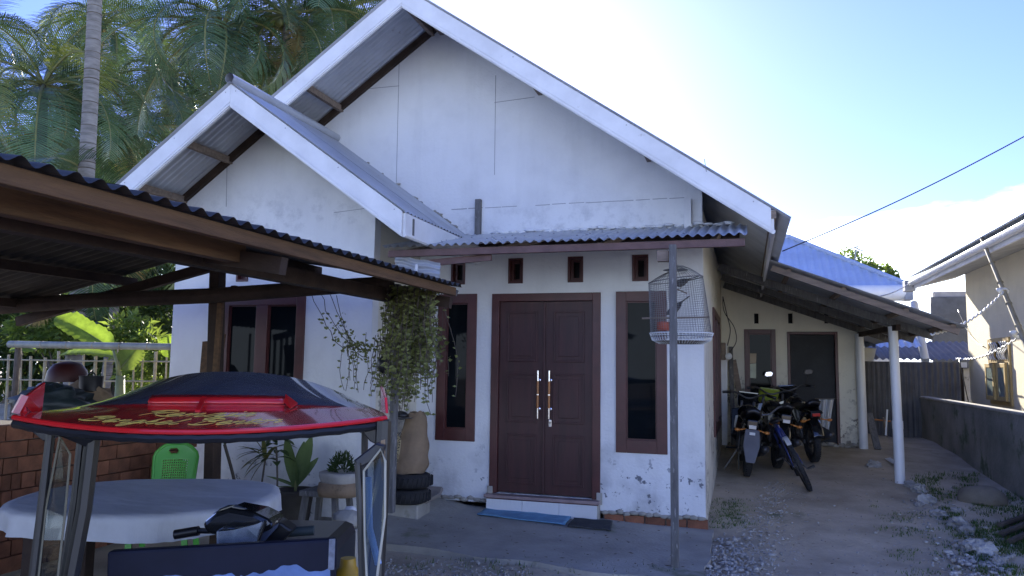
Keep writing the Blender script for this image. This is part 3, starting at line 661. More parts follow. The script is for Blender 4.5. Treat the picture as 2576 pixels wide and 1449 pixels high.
# ================================================================== TABLE AND CHAIR UNDER THE SHED
tc0 = Vector((-3.53, 3.93, 0)); ta_ = math.radians(24); e1 = Vector((math.cos(ta_), math.sin(ta_), 0)); e2 = Vector((-math.sin(ta_), math.cos(ta_), 0))
tbl = thing('oval_table', 'oval timber table under the shed, its top hidden by a white cloth', 'table', tc0)
def ell(t, a_, b_): 
    c_, s2 = math.cos(t), math.sin(t); return tc0 + e1 * (a_ * math.copysign(abs(c_) ** .8, c_)) + e2 * (b_ * math.copysign(abs(s2) ** .8, s2))
TA, TB = .74, .67
mb = MB(); mb.prism([ell(2 * PI * k / 40, TA - .02, TB - .02) + Vector((0, 0, .73)) for k in range(40)], (0, 0, .035)); mb.build('tabletop', BTIMBER, tbl)
for (i, j) in ((1, 1), (1, -1), (-1, 1), (-1, -1)):
    p = tc0 + e1 * (.5 * i) + e2 * (.36 * j); MB().bar(p, p + Vector((0, 0, .73)), .07, .07).build('leg', DTIMBER, tbl)
mb = MB(); mb.prism([ell(2 * PI * k / 30, .60, .48) + Vector((0, 0, .63)) for k in range(30)], (0, 0, .098)); mb.build('apron', BTIMBER, tbl)
def cloth(u, v):
    t = 2 * PI * u
    if v < .62:
        r = v / .62; p = ell(t, TA * r, TB * r); z = .772 + .004 * mnoise.noise(p * 4) + .003 * mnoise.noise(p * 11)
    else:
        d = (v - .62) / .38; dr = .115 + .035 * mnoise.noise(Vector((math.cos(t) * 1.4, math.sin(t) * 1.4, 3))); rip = d * (.018 * math.sin(t * 13 + 2 * math.sin(t * 3)) + .009 * math.sin(t * 31 + 3 * math.sin(t * 5)))
        p = ell(t, TA + .006 + .012 * math.sin(min(d, .3) / .3 * PI / 2) + rip, TB + .006 + .012 * math.sin(min(d, .3) / .3 * PI / 2) + rip); z = .772 - dr * d - (.006 if d > 0 else 0)
    return (p.x, p.y, z)
o = MB().grid(cloth, 120, 24).build('tablecloth', CLOTH, smooth='all'); tag(o, 'white cloth with a short hanging edge covering the oval table', 'tablecloth')

def P(x, y, z): return Vector((x, y, z))
ch = thing('plastic_chair', 'bright green plastic chair with pierced back behind the table', 'chair', (-4.70, 5.40, 0), math.radians(28))
# chair built in its own frame, facing -y
def backpt(u, v):
    x = (u - .5) * 2; hw = .165 + .02 * v - .06 * max(0, (v - .8) / .2) ** 2
    zz = .42 + .44 * v - .03 * abs(x) ** 3 * v; return (x * hw, .20 + .10 * v + .03 * (1 - x * x), zz)
mb = MB(); holes = set()
nu, nv = 40, 42; b = len(mb.v)
for i in range(nu + 1):
    for j in range(nv + 1): mb.v.append(Vector(backpt(i / nu, j / nv)))
for i in range(nu):
    for j in range(nv):
        u, v = (i + .5) / nu, (j + .5) / nv
        grip = ((u - .42) / .11) ** 2 + ((v - .86) / .05) ** 2 < 1
        pierced = .2 < u < .8 and .12 < v < .72 and i % 2 == 0 and j % 2 == 0
        if grip or pierced: continue
        k = i * (nv + 1) + j; mb.f.append((k, k + nv + 1, k + nv + 2, k + 1))
bo = mb.build('backrest', GREENP, ch, local=True, smooth='all'); sm = bo.modifiers.new('thickness', 'SOLIDIFY'); sm.thickness = .012
mb = MB(); mb.tube([Vector(backpt(0, v / 10)) for v in range(10)] + [Vector(backpt(u / 10, 1)) for u in range(0, 11)] + [Vector(backpt(1, v / 10)) for v in range(9, -1, -1)], .013, 7); mb.build('back_rim', GREENP, ch, local=True, smooth=True)
mb = MB(); mb.grid(lambda u, v: ((u - .5) * .43, -.22 + .44 * v, .43 - .02 * math.sin(PI * u) * math.sin(PI * v)), 10, 10); so = mb.build('seat', GREENP, ch, local=True, smooth='all'); sm = so.modifiers.new('thickness', 'SOLIDIFY'); sm.thickness = .012
for (i, j) in ((1, 1), (-1, 1), (1, -1), (-1, -1)): MB().bar((i * .22, j * .22, 0), (i * .19, j * .19, .42), .045, .03).build('leg', GREENP, ch, local=True)

# ================================================================== MOTOR RICKSHAW (cabin roof, pillars, seat and the motorcycle behind)
BX, BY = -1.14, 2.75                    # front edge centre in the rickshaw frame (x right, y away, turned 17.2 degrees)
yw = math.radians(YAW)
def wl_(x, y, z): return Vector((x * math.cos(yw) - y * math.sin(yw), x * math.sin(yw) + y * math.cos(yw), z))
ric = thing('motor_rickshaw', 'red roofed motor rickshaw with yellow lettering parked in the foreground', 'motor rickshaw', wl_(BX, BY + .5, 0), yw)
def rl(x, y, z): return Vector((x - BX, y - BY - .5, z))      # rickshaw frame -> local
def sight(px, py, d):                                           # point seen at (px, py), d metres ahead, in local frame
    r = ray(px, py); fx = Vector((math.cos(yw), math.sin(yw), 0)); fy = Vector((-math.sin(yw), math.cos(yw), 0)); k = d / r.dot(fy)
    return rl(r.dot(fx) * k, d, CAM_H + r.z * k)
HW = .66
def canopy(u, v, lift=0.0):
    """u -1..1 across, v 0 front lip .. 1 crown"""
    x = BX - .005 + HW * u * (1 - .14 * max(0, v - .2)) - .24 * v
    y = BY + .16 * u * u + .11 * u + 1.05 * v
    edge = max(0.0, 1 - abs(u) ** 2.3)
    z = 1.350 + .040 * u * u + (.055 * min(v / .45, 1) + .140 * max(0, (v - .45) / .55) ** .80) * edge + lift
    return rl(x, y, z)
SPL = .47
body = MB(); body.grid(lambda a_, b2: canopy(a_ * 2 - 1, b2 * SPL), 40, 12); rf = body.build('canopy_front', RED, ric, local=True, smooth='all')
bt = MB(); bt.grid(lambda a_, b2: canopy(a_ * 2 - 1, SPL + b2 * (1 - SPL)), 40, 12); ct = bt.build('canopy_top', CROWN, ric, local=True, smooth='all')
bt = MB(); bt.grid(lambda a_, b2: canopy(a_ * 2 - 1, 1) + Vector((0, .35 * b2, -.20 * b2 * b2 - .02 * b2)), 40, 6); bt.build('canopy_tail', CROWN, ct, local=True, smooth='all')
mb = MB(); mb.grid(lambda a_, b2: canopy(a_ * 2 - 1, b2) + Vector((0, .03, -.040 - (.05 * b2))), 30, 10); mb.build('canopy_lining', BLACK, ric, local=True, smooth='all')
MB().tube([canopy(-1 + 2 * k / 40, 0, -.006) + Vector((0, -.004, 0)) for k in range(41)], .010, 8).build('lip', RED, rf, local=True, smooth=True)
MB().tube([canopy(-1 + 2 * k / 40, 0, -.030) + Vector((0, .006, .002 * math.sin(k * 2.3))) for k in range(41)], .017, 8).build('edge_trim', BLACK, ric, local=True, smooth=True)
# corner fins
fp = [sight(38, 1040, BY + .14), sight(62, 995, BY + .16), sight(107, 962, BY + .34), sight(99, 1036, BY + .36), sight(70, 1048, BY + .2)]
MB().prism(fp, (.012, .0, 0)).build('fin', RED, ric, local=True, bevel=.002)
MB().bar(fp[0], fp[1], .022, .022).build('fin_edge', M('pink_edge', (.55, .16, .20), rough=.3), ric, local=True)
fp = [sight(977, 1040, BY + .16), sight(974, 1000, BY + .18), sight(963, 972, BY + .36), sight(966, 1036, BY + .40)]
MB().prism(fp, (-.010, .0, 0)).build('fin', RED, ric, local=True, bevel=.002)
# raised spoiler bar with an end leg
sp0, sp1 = canopy(-.39, .60, .045), canopy(.415, .60, .045)
mb = MB(); mb.grid(lambda a_, b2: canopy(-.42 + .86 * a_, .47 + .05 * b2, .010 + .010 * b2), 24, 2); spo = mb.build('spoiler', RED, ric, local=True, smooth='all'); sm = spo.modifiers.new('thickness', 'SOLIDIFY'); sm.thickness = .012
e0 = canopy(.43, .60, .06); mb = MB(); mb.prism([canopy(.44, .47, .008), canopy(.44, .52, .024), canopy(.52, .47, .003), canopy(.48, .39, .003)], (0, .004, .006)); mb.build('spoiler_end', RED, spo, local=True)
MB().bar(canopy(-.06, .36, .002), canopy(-.06, .49, .020), .020, .008).build('spoiler_stay', RED, spo, local=True)
# hand-painted script lettering on the red visor
GL = {'R': (1.7, [[(.25, 0), (.35, .8), (.62, 1.72)], [(-.1, 1.25), (.35, 1.7), (1.1, 1.78), (1.45, 1.4), (1.0, .95), (.45, .85)], [(.62, .88), (1.0, .35), (1.7, 0), (2.0, .15)]]),
 'B': (1.75, [[(.25, 0), (.4, .9), (.62, 1.72)], [(-.1, 1.3), (.4, 1.75), (1.2, 1.7), (1.35, 1.3), (.65, .95), (1.25, .85), (1.35, .3), (.75, -.05), (0, .1), (-.2, .3)]]),
 'e': (.95, [[(0, .35), (.6, .6), (.62, .95), (.3, 1), (.05, .5), (.2, .05), (.55, 0), (1.0, .35)]]),
 'm': (1.45, [[(0, .6), (.15, .95), (.12, 0)], [(.14, .45), (.45, 1), (.56, .7), (.52, 0)], [(.54, .45), (.88, 1), (1.0, .7), (.98, .1), (1.2, 0), (1.45, .35)]]),
 'a': (1.1, [[(.75, .85), (.4, 1), (.05, .55), (.15, .05), (.5, .25), (.78, .95), (.75, .15), (.9, 0), (1.15, .35)]]),
 'j': (.75, [[(.1, .6), (.35, 1), (.25, -.3), (-.1, -.8), (-.4, -.55), (.1, -.05), (.75, .35)], [(.42, 1.4), (.50, 1.55)]]),
 'n': (1.05, [[(0, .6), (.15, .95), (.12, 0)], [(.14, .45), (.5, 1), (.65, .7), (.62, .1), (.8, 0), (1.05, .35)]]),
 'g': (1.0, [[(.7, .85), (.4, 1), (.05, .55), (.2, .08), (.5, .3), (.72, .95), (.6, -.4), (.2, -.8), (-.05, -.5), (.5, -.05), (1.0, .35)]]),
 'k': (1.05, [[(0, .3), (.4, 1.3), (.42, 1.7), (.25, 1.6), (.1, 0)], [(.14, .5), (.55, .95), (.6, .7), (.2, .5), (.6, .05), (.8, 0), (1.05, .35)]]),
 'l': (.7, [[(0, .35), (.42, 1.3), (.4, 1.72), (.24, 1.5), (.18, .3), (.35, 0), (.7, .35)]]),
 't': (.7, [[(0, .35), (.3, 1.55), (.2, .3), (.35, 0), (.7, .35)], [(-.05, 1.05), (.6, 1.15)]]),
 'o': (1.0, [[(.45, 1), (.1, .75), (.1, .15), (.45, .02), (.7, .5), (.5, .98), (.7, .8), (1.0, .85)]]),
 'r': (.95, [[(0, .6), (.2, 1.1), (.3, .85), (.55, .9), (.5, .2), (.65, 0), (.95, .3)]]), ' ': (.9, [])}
def script(txt, u0, u1, v0, vs):
    tot = sum(GL[c][0] for c in txt); k = (u1 - u0) / tot; cur = 0; mb = MB()
    for c in txt:
        adv, strokes = GL[c]
        for st in strokes:
            pts = catmull([(p[0] + cur + .62 * p[1], p[1]) for p in st], 7)
            Q = [canopy(u0 + p[0] * k, v0 + p[1] * vs, .0045) for p in pts]; n = len(Q)
            for i in range(n - 1):
                if (Q[i + 1] - Q[i]).length < 1e-6: continue
                d = (Q[min(i + 2, n - 1)] - Q[max(i - 1, 0)]).normalized(); w0 = .0024
                s2 = d.cross(Vector((0, -.25, .97))).normalized() * w0; s3 = Vector((s2.x * 1.0, s2.y * 2.6, s2.z * 2.6)); b3 = len(mb.v)
                mb.v += [Q[i] - s3, Q[i] + s3, Q[i + 1] + s3, Q[i + 1] - s3]; mb.f.append((b3, b3 + 1, b3 + 2, b3 + 3))
        cur += adv
    return mb
script('Remaja', -.38, .27, .225, .066).build('lettering', YPAINT, rf, local=True, kind='stuff')
script('Bengkel', -.64, -.10, .075, .062).build('lettering', YPAINT, rf, local=True, kind='stuff'); script('Bentor', -.03, .44, .075, .062).build('lettering', YPAINT, rf, local=True, kind='stuff')
# pillars, clear side windows
def pil(pts, r, nm='pillar', m_=BLACK, par=ric): return MB().tube([sight(*p) for p in pts], r, 8).build(nm, m_, par, local=True, smooth=True)
pil([(128, 1085, 3.0), (105, 1280, 2.98), (78, 1500, 2.95)], .017); pil([(235, 1085, 3.08), (212, 1280, 3.06), (170, 1500, 3.02)], .030); pil([(206, 1085, 3.1), (188, 1260, 3.08), (150, 1500, 3.04)], .016)
lf = [sight(151, 1098, 2.99), sight(177, 1143, 2.99), (sight(163, 1300, 2.98)), sight(140, 1500, 2.95), sight(92, 1500, 2.95), sight(115, 1280, 2.98)]
sidew = MB().prism(lf, (0, .006, 0)).build('side_window', CLEAR, ric, local=True)
MB().tube(lf, .0045, 6, closed=True).build('window_seal', M('olive_seal', (.14, .13, .09), rough=.5), sidew, local=True)
MB().prism([sight(78, 1085, 3.0), sight(260, 1085, 3.05), sight(215, 1125, 3.05), sight(150, 1098, 3.0), sight(108, 1110, 3.0)], (0, .03, 0)).build('corner_gusset', BLACK, ric, local=True, bevel=.004)
pil([(965, 1060, 3.0), (958, 1250, 2.98), (944, 1500, 2.9)], .030); pil([(918, 1075, 3.2), (915, 1300, 3.2), (912, 1500, 3.2)], .014)
MB().prism([sight(880, 1062, 3.0), sight(978, 1055, 3.0), sight(968, 1130, 3.0), sight(930, 1110, 3.0), sight(905, 1078, 3.0)], (0, .03, 0)).build('corner_gusset', BLACK, ric, local=True, bevel=.004)
MB().prism([sight(888, 1160, 2.7), sight(945, 1115, 2.72), sight(968, 1120, 2.72), sight(962, 1150, 2.72), sight(905, 1178, 2.7)], (0, .05, 0)).build('window_bracket', BLACK, ric, local=True, bevel=.006)
rg = [sight(958, 1130, 2.7), sight(969, 1160, 2.7), sight(968, 1300, 2.66), sight(955, 1400, 2.62), sight(942, 1500, 2.58), sight(925, 1500, 2.58), sight(918, 1350, 2.64), sight(915, 1185, 2.7)]
rwdw = MB().prism(rg, (.0, .006, 0)).build('side_window', CLEAR, ric, local=True)
MB().tube(rg, .0045, 6, closed=True).build('window_seal', M('pale_seal', (.40, .38, .30), rough=.5), rwdw, local=True)
pil([(926, 1200, 2.75), (930, 1330, 2.72), (952, 1420, 2.68)], .012, 'blue_tube', M('blue_hose', (.22, .34, .62), rough=.35))
pil([(900, 1165, 2.7), (907, 1300, 2.68), (912, 1500, 2.64)], .012)
MB().prism([sight(958, 1108, 2.74), sight(968, 1106, 2.74), sight(967, 1200, 2.74), sight(960, 1210, 2.74)], (0, .01, 0)).build('paper_tag', SACK, ric, local=True)
# seat back with airbrushed flames
sbq = [sight(268, 1388, 3.15), sight(842, 1356, 3.2), sight(838, 1620, 3.2), sight(262, 1620, 3.15)]
sb = MB().prism(sbq, (0, .05, 0)).build('seat_back', M('navy_vinyl', (.008, .010, .026), rough=.55, var=.3, scale=3, spec=.25), ric, local=True, bevel=.012)
def flames():
    mb = MB(); A_, B_, D_ = sbq[0], sbq[1], sbq[3]; n = 70; b3 = 0
    for i in range(n + 1):
        t = .03 + .95 * i / n; top = .30 + .085 * mnoise.noise(Vector((t * 7, 1, 2))) + .05 * mnoise.noise(Vector((t * 21, 4, 2))) + (.07 if .42 < t < .58 else 0)
        p = A_.lerp(B_, t); q = D_ - A_; mb.v += [p + q * top + Vector((0, -.003, 0)), p + q * .98 + Vector((0, -.003, 0))]
    for i in range(n): mb.f.append((2 * i, 2 * i + 1, 2 * i + 3, 2 * i + 2))
    return mb
flames().build('airbrush_pattern', BLUEP, sb, local=True)
for (px0, px1) in ((828, 843),):
    A_, B_ = sight(px0, 1388 - (px0 - 268) * .056, 3.14), sight(px1, 1388 - (px1 - 268) * .056, 3.14); MB().prism([A_, B_, B_ + Vector((0, 0, -.12)), A_ + Vector((0, 0, -.12))], (0, .006, 0)).build('worn_edge', M('worn_vinyl', (.20, .22, .28), rough=.6, var=.4, scale=25), sb, local=True)
# motorcycle nose behind the seat: cowl, windshield, headlamp, bars
def blobq(name, m_, c, size, par=ric, seed=1, amp=.05): return MB().blob(c, size, 18, 12, amp, seed).build(name, m_, par, local=True, smooth='all')
cw = MB(); cpts = [(505, 1318), (540, 1290), (575, 1278), (640, 1290), (672, 1306), (690, 1325), (655, 1345), (590, 1352), (520, 1345)]
cwo = MB().prism([sight(x, y, 3.42) for x, y in cpts], (0, .22, -.01)).build('cowl', BLACKG, ric, local=True, bevel=.02)
MB().prism([sight(x, y, 3.47) for x, y in [(535, 1292), (552, 1279), (575, 1269), (596, 1268), (618, 1276), (636, 1292), (590, 1300)]], (0, .012, -.012)).build('wind_visor', BLACKG, cwo, local=True, bevel=.004)
hl = MB().prism([sight(x, y, 3.35) for x, y in [(543, 1338), (560, 1326), (590, 1329), (620, 1326), (664, 1310), (657, 1340), (640, 1374), (545, 1378)]], (0, .02, 0)).build('headlamp', LENS, ric, local=True, bevel=.003)
MB().prism([sight(x, y, 3.385) for x, y in [(545, 1338), (590, 1333), (660, 1315), (640, 1378), (545, 1380)]], (0, .004, 0)).build('reflector', M('lamp_reflector', (.55, .57, .60), rough=.3, var=.35, scale=14), hl, local=True)  # matt pale grey, the reflector's shine put into its colour
for (pp) in ([(622, 1330), (658, 1313), (645, 1350)], [(618, 1372), (640, 1360), (634, 1377)], [(545, 1360), (552, 1374), (545, 1377)]):
    MB().prism([sight(x, y, 3.375) for x, y in pp], (0, .006, 0)).build('glint_facet', PVC, hl, local=True)  # white bits: sky glints in the lamp painted as colour
MB().tube([sight(664, 1312, 3.36), sight(668, 1310, 3.36), sight(645, 1376, 3.36)], .006, 6).build('lamp_rim', BLACK, hl, local=True)
MB().prism([sight(x, y, 3.46) for x, y in [(668, 1330), (700, 1318), (694, 1330), (652, 1376), (655, 1350)]], (0, .02, 0)).build('side_fairing', M('grey_blue_fairing', (.07, .09, .15), rough=.3), ric, local=True, bevel=.004)
MB().prism([sight(x, y, 3.5) for x, y in [(672, 1312), (705, 1314), (735, 1335), (700, 1372), (655, 1378)]], (0, .10, 0)).build('fairing', BLACK, ric, local=True, bevel=.01)
MB().tube([sight(700, 1340, 3.6), sight(790, 1334, 3.62)], .022, 10).build('grip', M('grey_grip', (.035, .05, .055), rough=.6), ric, local=True, smooth=True)
MB().tube([sight(440, 1345, 3.6), sight(500, 1335, 3.6)], .022, 10).build('grip', BLACK, ric, local=True, smooth=True)
MB().tube([sight(500, 1335, 3.6), sight(700, 1340, 3.62)], .013, 8).build('handlebar', BLACK, ric, local=True)
MB().box2(rl(BX - .30, 3.5, .35), rl(BX + .25, 4.6, .68)).build('fuel_and_seat', BLACK, ric, local=True, bevel=.06)
for sx in (-1, 1): MB().torus(rl(BX + sx * .62, 3.35, .26), .20, .055, Vector((1, 0, 0))).build('tyre', RUBBER, ric, local=True, smooth='all')
MB().torus(rl(BX, 4.55, .28), .22, .05, Vector((1, 0, 0))).build('tyre', RUBBER, ric, local=True, smooth='all')
MB().box2(rl(BX - .60, 2.75, .20), rl(BX + .60, 3.6, .26)).build('floor_pan', BLACK, ric, local=True)
MB().box2(rl(BX - .60, 3.1, .26), rl(BX + .60, 3.55, .48)).build('seat_base', BLACK, ric, local=True, bevel=.02)
for sx in (-1, 1): MB().box2(rl(BX + sx * .62 - .015, 2.78, .18), rl(BX + sx * .62 + .015, 3.55, .62)).build('side_panel', BLACKG, ric, local=True, bevel=.008)
MB().tube([sight(872, 1060, 3.1), sight(150, 1085, 3.05)], .016, 8).build('cross_bar', BLACK, ric, local=True)
MB().box2(sight(455, 1097, 3.25), sight(600, 1080, 3.3)).build('sun_visor', BLACK, ric, local=True)
yj = thing('yellow_container', 'rounded yellow plastic container half hidden behind the right rickshaw pillar', 'container', atd(872, 1500, 3.6))
MB().lathe([(.05, 0), (.085, .02), (.095, .12), (.075, .20), (.04, .24), (.035, .28)], atd(872, 1520, 3.55) - Vector((0, 0, .07)), 18).build('jug_body', M('yellow_plastic', (.42, .24, .01), rough=.4), yj, smooth=True)
yst = thing('upright_block', 'grey concrete block holding the yellow container', 'block', atd(872, 1520, 3.55) - Vector((0, 0, .6)))
c0 = atd(872, 1520, 3.55) - Vector((0, 0, .07)); MB().box2((c0.x - .15, c0.y - .15, 0), (c0.x + .15, c0.y + .15, c0.z)).build('concrete', CONC, yst, bevel=.01)

# ================================================================== POTTED PLANTS AND CLUTTER BY THE WING WALL
def leafcurve(mb, base, d, L_, W_, droop, nseg=6, face=None):
    """broad leaf blade bending under its weight"""
    d = d.normalized(); p = base.copy(); sd_ = d.cross(Vector((0, 0, 1)))
    sd_ = sd_.normalized() if sd_.length > .05 else Vector((1, 0, 0))
    if face is not None: sd_ = face
    b = len(mb.v)
    for i in range(nseg + 1):
        t = i / nseg; wd = W_ * (math.sin(PI * min(1, t * .92 + .06)) ** .7) * .5
        up = sd_.cross(d).normalized(); mb.v += [p - sd_ * wd + up * wd * .25, p.copy(), p + sd_ * wd + up * wd * .25]
        d = (d - Vector((0, 0, droop / nseg))).normalized(); p = p + d * (L_ / nseg)
    for i in range(nseg):
        k = b + 3 * i; mb.f += [(k, k + 3, k + 4, k + 1), (k + 1, k + 4, k + 5, k + 2)]
PLANTG = leaf_mat('pot_plant_leaves', (.05, .085, .03), (.10, .14, .05), tr=.2, trcol=(.2, .3, .08))
POT = M('dark_clay_pot', (.045, .04, .035), rough=.8, var=.3, bump=.2)
def pot(c, r, h, par, m_=POT): return MB().lathe([(r * .7, 0), (r, h * .92), (r * 1.08, h * .93), (r * 1.08, h), (r * .9, h), (r * .85, h * .9), (.01, h * .88)], c, 18).build('pot', m_, par, smooth=True)
p = at(742, 1255, 6.3); p.z = .02
t1 = thing('potted_plant', 'upright broad-leaved plant in the tallest dark pot by the wing wall', 'potted plant', p)
pot(p, .17, .40, t1); mb = MB(); c = p + Vector((0, 0, .42))
for k, (dx, dz, L_, W_) in enumerate(((-.12, 1, .48, .13), (.30, 1, .50, .15), (.12, 1, .42, .11), (-.7, .45, .30, .10), (-.9, .15, .26, .09), (.5, .9, .35, .10))):
    leafcurve(mb, c, Vector((dx, -.15 + .1 * (k % 3), dz)), L_, W_, .25 + .2 * (k > 2), face=Vector((1, .2 * (k % 2), 0)).normalized())
mb.build('leaf', PLANTG, t1, smooth='all'); MB().tube([c - Vector((0, 0, .04)), c + Vector((.01, 0, .15))], .014, 7).build('stem', PALMR, t1)
p = at(690, 1250, 6.2); p.z = .02
t2 = thing('thin_plant', 'spindly dark-leaved plant between yellow plant and tall pot', 'plant', p)
top = at(695, 1125, 6.2); MB().tube(catmull([tuple(p), tuple(p.lerp(top, .5) + Vector((.03, 0, 0))), tuple(top)]), .010, 6).build('stem', DBARK, t2)
mb = MB()
for k in range(11):
    a_ = k * 2.4; leafcurve(mb, top + Vector((0, 0, .06 - .02 * k)), Vector((math.cos(a_), math.sin(a_) * .6, .35)), .20, .075, .9)
mb.build('leaf', DKG, t2, smooth='all')
p = at(645, 1255, 6.25); p.z = .02
t3 = thing('yellowing_plant', 'yellowing long-leaved plant leaning left beside wing wall', 'plant', p)
top = at(668, 1150, 6.25); MB().tube([p, top], .010, 6).build('stem', DBARK, t3); mb = MB()
for k in range(12):
    a_ = 2.6 + (k - 5) * .28; leafcurve(mb, top + Vector((rnd.uniform(-.03, .03), 0, rnd.uniform(-.05, .05))), Vector((math.cos(a_), -.2, .55 * math.sin(a_) + .1)), .28, .045, .9)
mb.build('leaf', leaf_mat('yellowing_leaves', (.16, .15, .05), (.10, .11, .04), tr=.2), t3, smooth='all')
p = at(585, 1240, 6.2); p.z = .02
t4 = thing('tall_stemmed_plant', 'plant with one bent bare stem next to the dark shed post', 'plant', p)
top = at(565, 1118, 6.2); MB().tube(catmull([tuple(p), tuple(p + Vector((.04, 0, .35))), tuple(top)]), .016, 6).build('stem', DBARK, t4); mb = MB()
for k in range(9): leafcurve(mb, top, Vector((math.cos(k * 2.1), -.3, .8)), .20, .07, .8)
mb.build('leaf', PLANTG, t4, smooth='all')
# stool with a wrapped pot
sc_ = at(822, 1290, 6.15); sc_.z = .0
stl = thing('wooden_stool', 'old wooden stool carrying the cloth-wrapped basin by the wing wall', 'stool', sc_)
SH = .47
MB().box2((sc_.x - .19, sc_.y - .16, SH - .05), (sc_.x + .19, sc_.y + .16, SH)).build('seat', GTIMBER, stl, bevel=.006)
for i in (-1, 1):
    for j in (-1, 1): MB().bar((sc_.x + i * .19, sc_.y + j * .15, .02), (sc_.x + i * .145, sc_.y + j * .12, SH - .05), .045, .045, Vector((0, 1, 0))).build('leg', GTIMBER, stl)
for j in (-1, 1): MB().bar((sc_.x - .17, sc_.y + j * .14, .17), (sc_.x + .17, sc_.y + j * .14, .17), .03, .04).build('stretcher', GTIMBER, stl)
pc = at(862, 1185, 6.15); pc.z = SH + .01
bs = thing('wrapped_basin', 'pale basin with crumpled cloth wrap standing on the wooden stool', 'basin', pc)
MB().lathe([(.14, 0), (.17, .03), (.19, .09), (.20, .12), (.20, .15), (.17, .15)], pc, 26, wob=.04).build('bowl', M('pale_basin', (.38, .36, .32), rough=.7, var=.2), bs, smooth='all')
MB().lathe([(.205, -.05), (.215, .00), (.20, .06), (.19, .065)], pc, 40, wob=.05).build('wrap', SACK, bs, smooth='all')
pp = pc + Vector((0, 0, .145)); t5 = thing('bushy_pot_plant', 'small round bushy plant growing in the pale basin', 'plant', pp)
mb = MB()
for k in range(420):
    d = Vector((rnd.gauss(0, 1), rnd.gauss(0, 1), abs(rnd.gauss(.5, .8)))).normalized(); q = pp + Vector((d.x * .12, d.y * .10, d.z * .17)) * rnd.uniform(.5, 1); mb.leaf(q, d + Vector((rnd.uniform(-.5, .5), 0, .4)), Vector((rnd.uniform(-1, 1), -1, .4)), .045, .012)
mb.build('foliage', DKG, t5, kind='stuff')
# rubble by the rickshaw pillar
for k, (x, y, sz) in enumerate(((868, 1310, .10), (885, 1345, .12), (865, 1375, .11), (880, 1290, .06))):
    q = at(x, y, 4.6 + .1 * k); q.z = max(q.z, .05); bl_ = thing('rubble_block', ['grey rubble lump topmost of the heap by the right rickshaw pillar', 'biggest grey rubble lump in heap by right rickshaw pillar', 'grey rubble lump at the foot of the heap by the pillar', 'white crumpled lump above the rubble heap by the pillar'][k], 'rubble', q, group='rubble heap beside the rickshaw')
    MB().blob(q, (sz, sz * .8, sz * .7), 10, 7, .2, k + 3).build('lump', CONC if k < 3 else BOARD, bl_, smooth='all')
    if q.z > .3: MB().box2((q.x - .09, q.y - .08, 0), (q.x + .09, q.y + .08, q.z - sz * .5)).build('base_block', CONC, bl_, bevel=.01)
# sack, tyres and cardboard by the left window
tc_ = Vector((-3.26, 7.12, .0))
for k, (dx, zz) in enumerate(((0, .29), (.02, .44))):
    ty = thing('old_tyre', ['lower of two old tyres under the brown sack', 'upper of two old tyres, directly under the brown sack'][k], 'tyre', tc_ + Vector((dx, 0, zz)), group='old tyres by the front wall')
    MB().torus(tc_ + Vector((dx, -.02, zz)), .165, .062, n=30, m=12, sq=1.15).build('carcass', RUBBER, ty, smooth='all')
    mb = MB()
    for j in range(30):
        a_ = 2 * PI * j / 30; mb.bar(tc_ + Vector((dx + .228 * math.cos(a_), -.02 + .228 * math.sin(a_), zz - .045)), tc_ + Vector((dx + .228 * math.cos(a_ + .08), -.02 + .228 * math.sin(a_ + .08), zz + .045)), .012, .008)
    mb.build('tread', RUBBER, ty, kind='stuff')
sb_ = thing('brown_sack', 'tall brown sack standing on the tyres and leaning against the wall', 'sack', tc_ + Vector((0, 0, .5)))
mb = MB()
def sackf(u, v):
    t = 2 * PI * u; prof = [(0, .17), (.12, .20), (.35, .185), (.6, .14), (.8, .125), (.93, .11), (1, .07)]
    for i in range(len(prof) - 1):
        if prof[i][0] <= v <= prof[i + 1][0]: f = (v - prof[i][0]) / (prof[i + 1][0] - prof[i][0]); r = prof[i][1] * (1 - f) + prof[i + 1][1] * f
    c = Vector((-.03 + .03 * v, .05 + .12 * v, .50 + .60 * v)); q = Vector((math.cos(t), .75 * math.sin(t), 0)) * r * (1 + .10 * mnoise.noise(Vector((math.cos(t) * 2, math.sin(t) * 2, v * 5)))); return tc_ + c + q + Vector((0, 0, .03 * mnoise.noise(Vector((t, v * 4, 0)))))
mb.grid(sackf, 28, 22); mb.build('bag', SACK, sb_, smooth='all')
hm = thing('baseball_hat', 'small black hat resting at the top left of the brown sack', 'hat', tc_ + Vector((-.12, -.05, 1.0)))
MB().blob(at(1010, 1045, 7.2), (.075, .06, .045), 14, 9, .05, 2).build('dome', BLACK, hm, smooth='all'); MB().lathe([(.08, 0), (.07, .006)], at(1018, 1052, 7.14), 16).build('brim', STEEL, hm)
pd = thing('printed_board', 'narrow yellowish printed board leaning beside the brown sack', 'board', at(995, 1150, 6.9))
pq = [at(x, y, 6.9) for x, y in [(988, 1205), (985, 1150), (989, 1092), (1000, 1090), (1008, 1108), (1005, 1135)]]
MB().prism(pq, (0, .012, 0)).build('board', M('yellowed_board', (.42, .34, .19), rough=.6, var=.15), pd)
fc = bpy.data.curves.new('words', 'FONT'); fc.body = 'SEMEN CONCH'; fc.size = .062; fc.align_x = 'CENTER'; fc.align_y = 'CENTER'
fo = bpy.data.objects.new('words_tmp', fc); C.objects.link(fo); bpy.context.view_layer.update(); dg = bpy.context.evaluated_depsgraph_get(); fm = bpy.data.meshes.new_from_object(fo.evaluated_get(dg)); bpy.data.objects.remove(fo)
fx_ = (at(990, 1190, 6.897) - at(1002, 1105, 6.897)).normalized(); fz_ = Vector((0, -1, 0)); fy_ = fz_.cross(fx_)
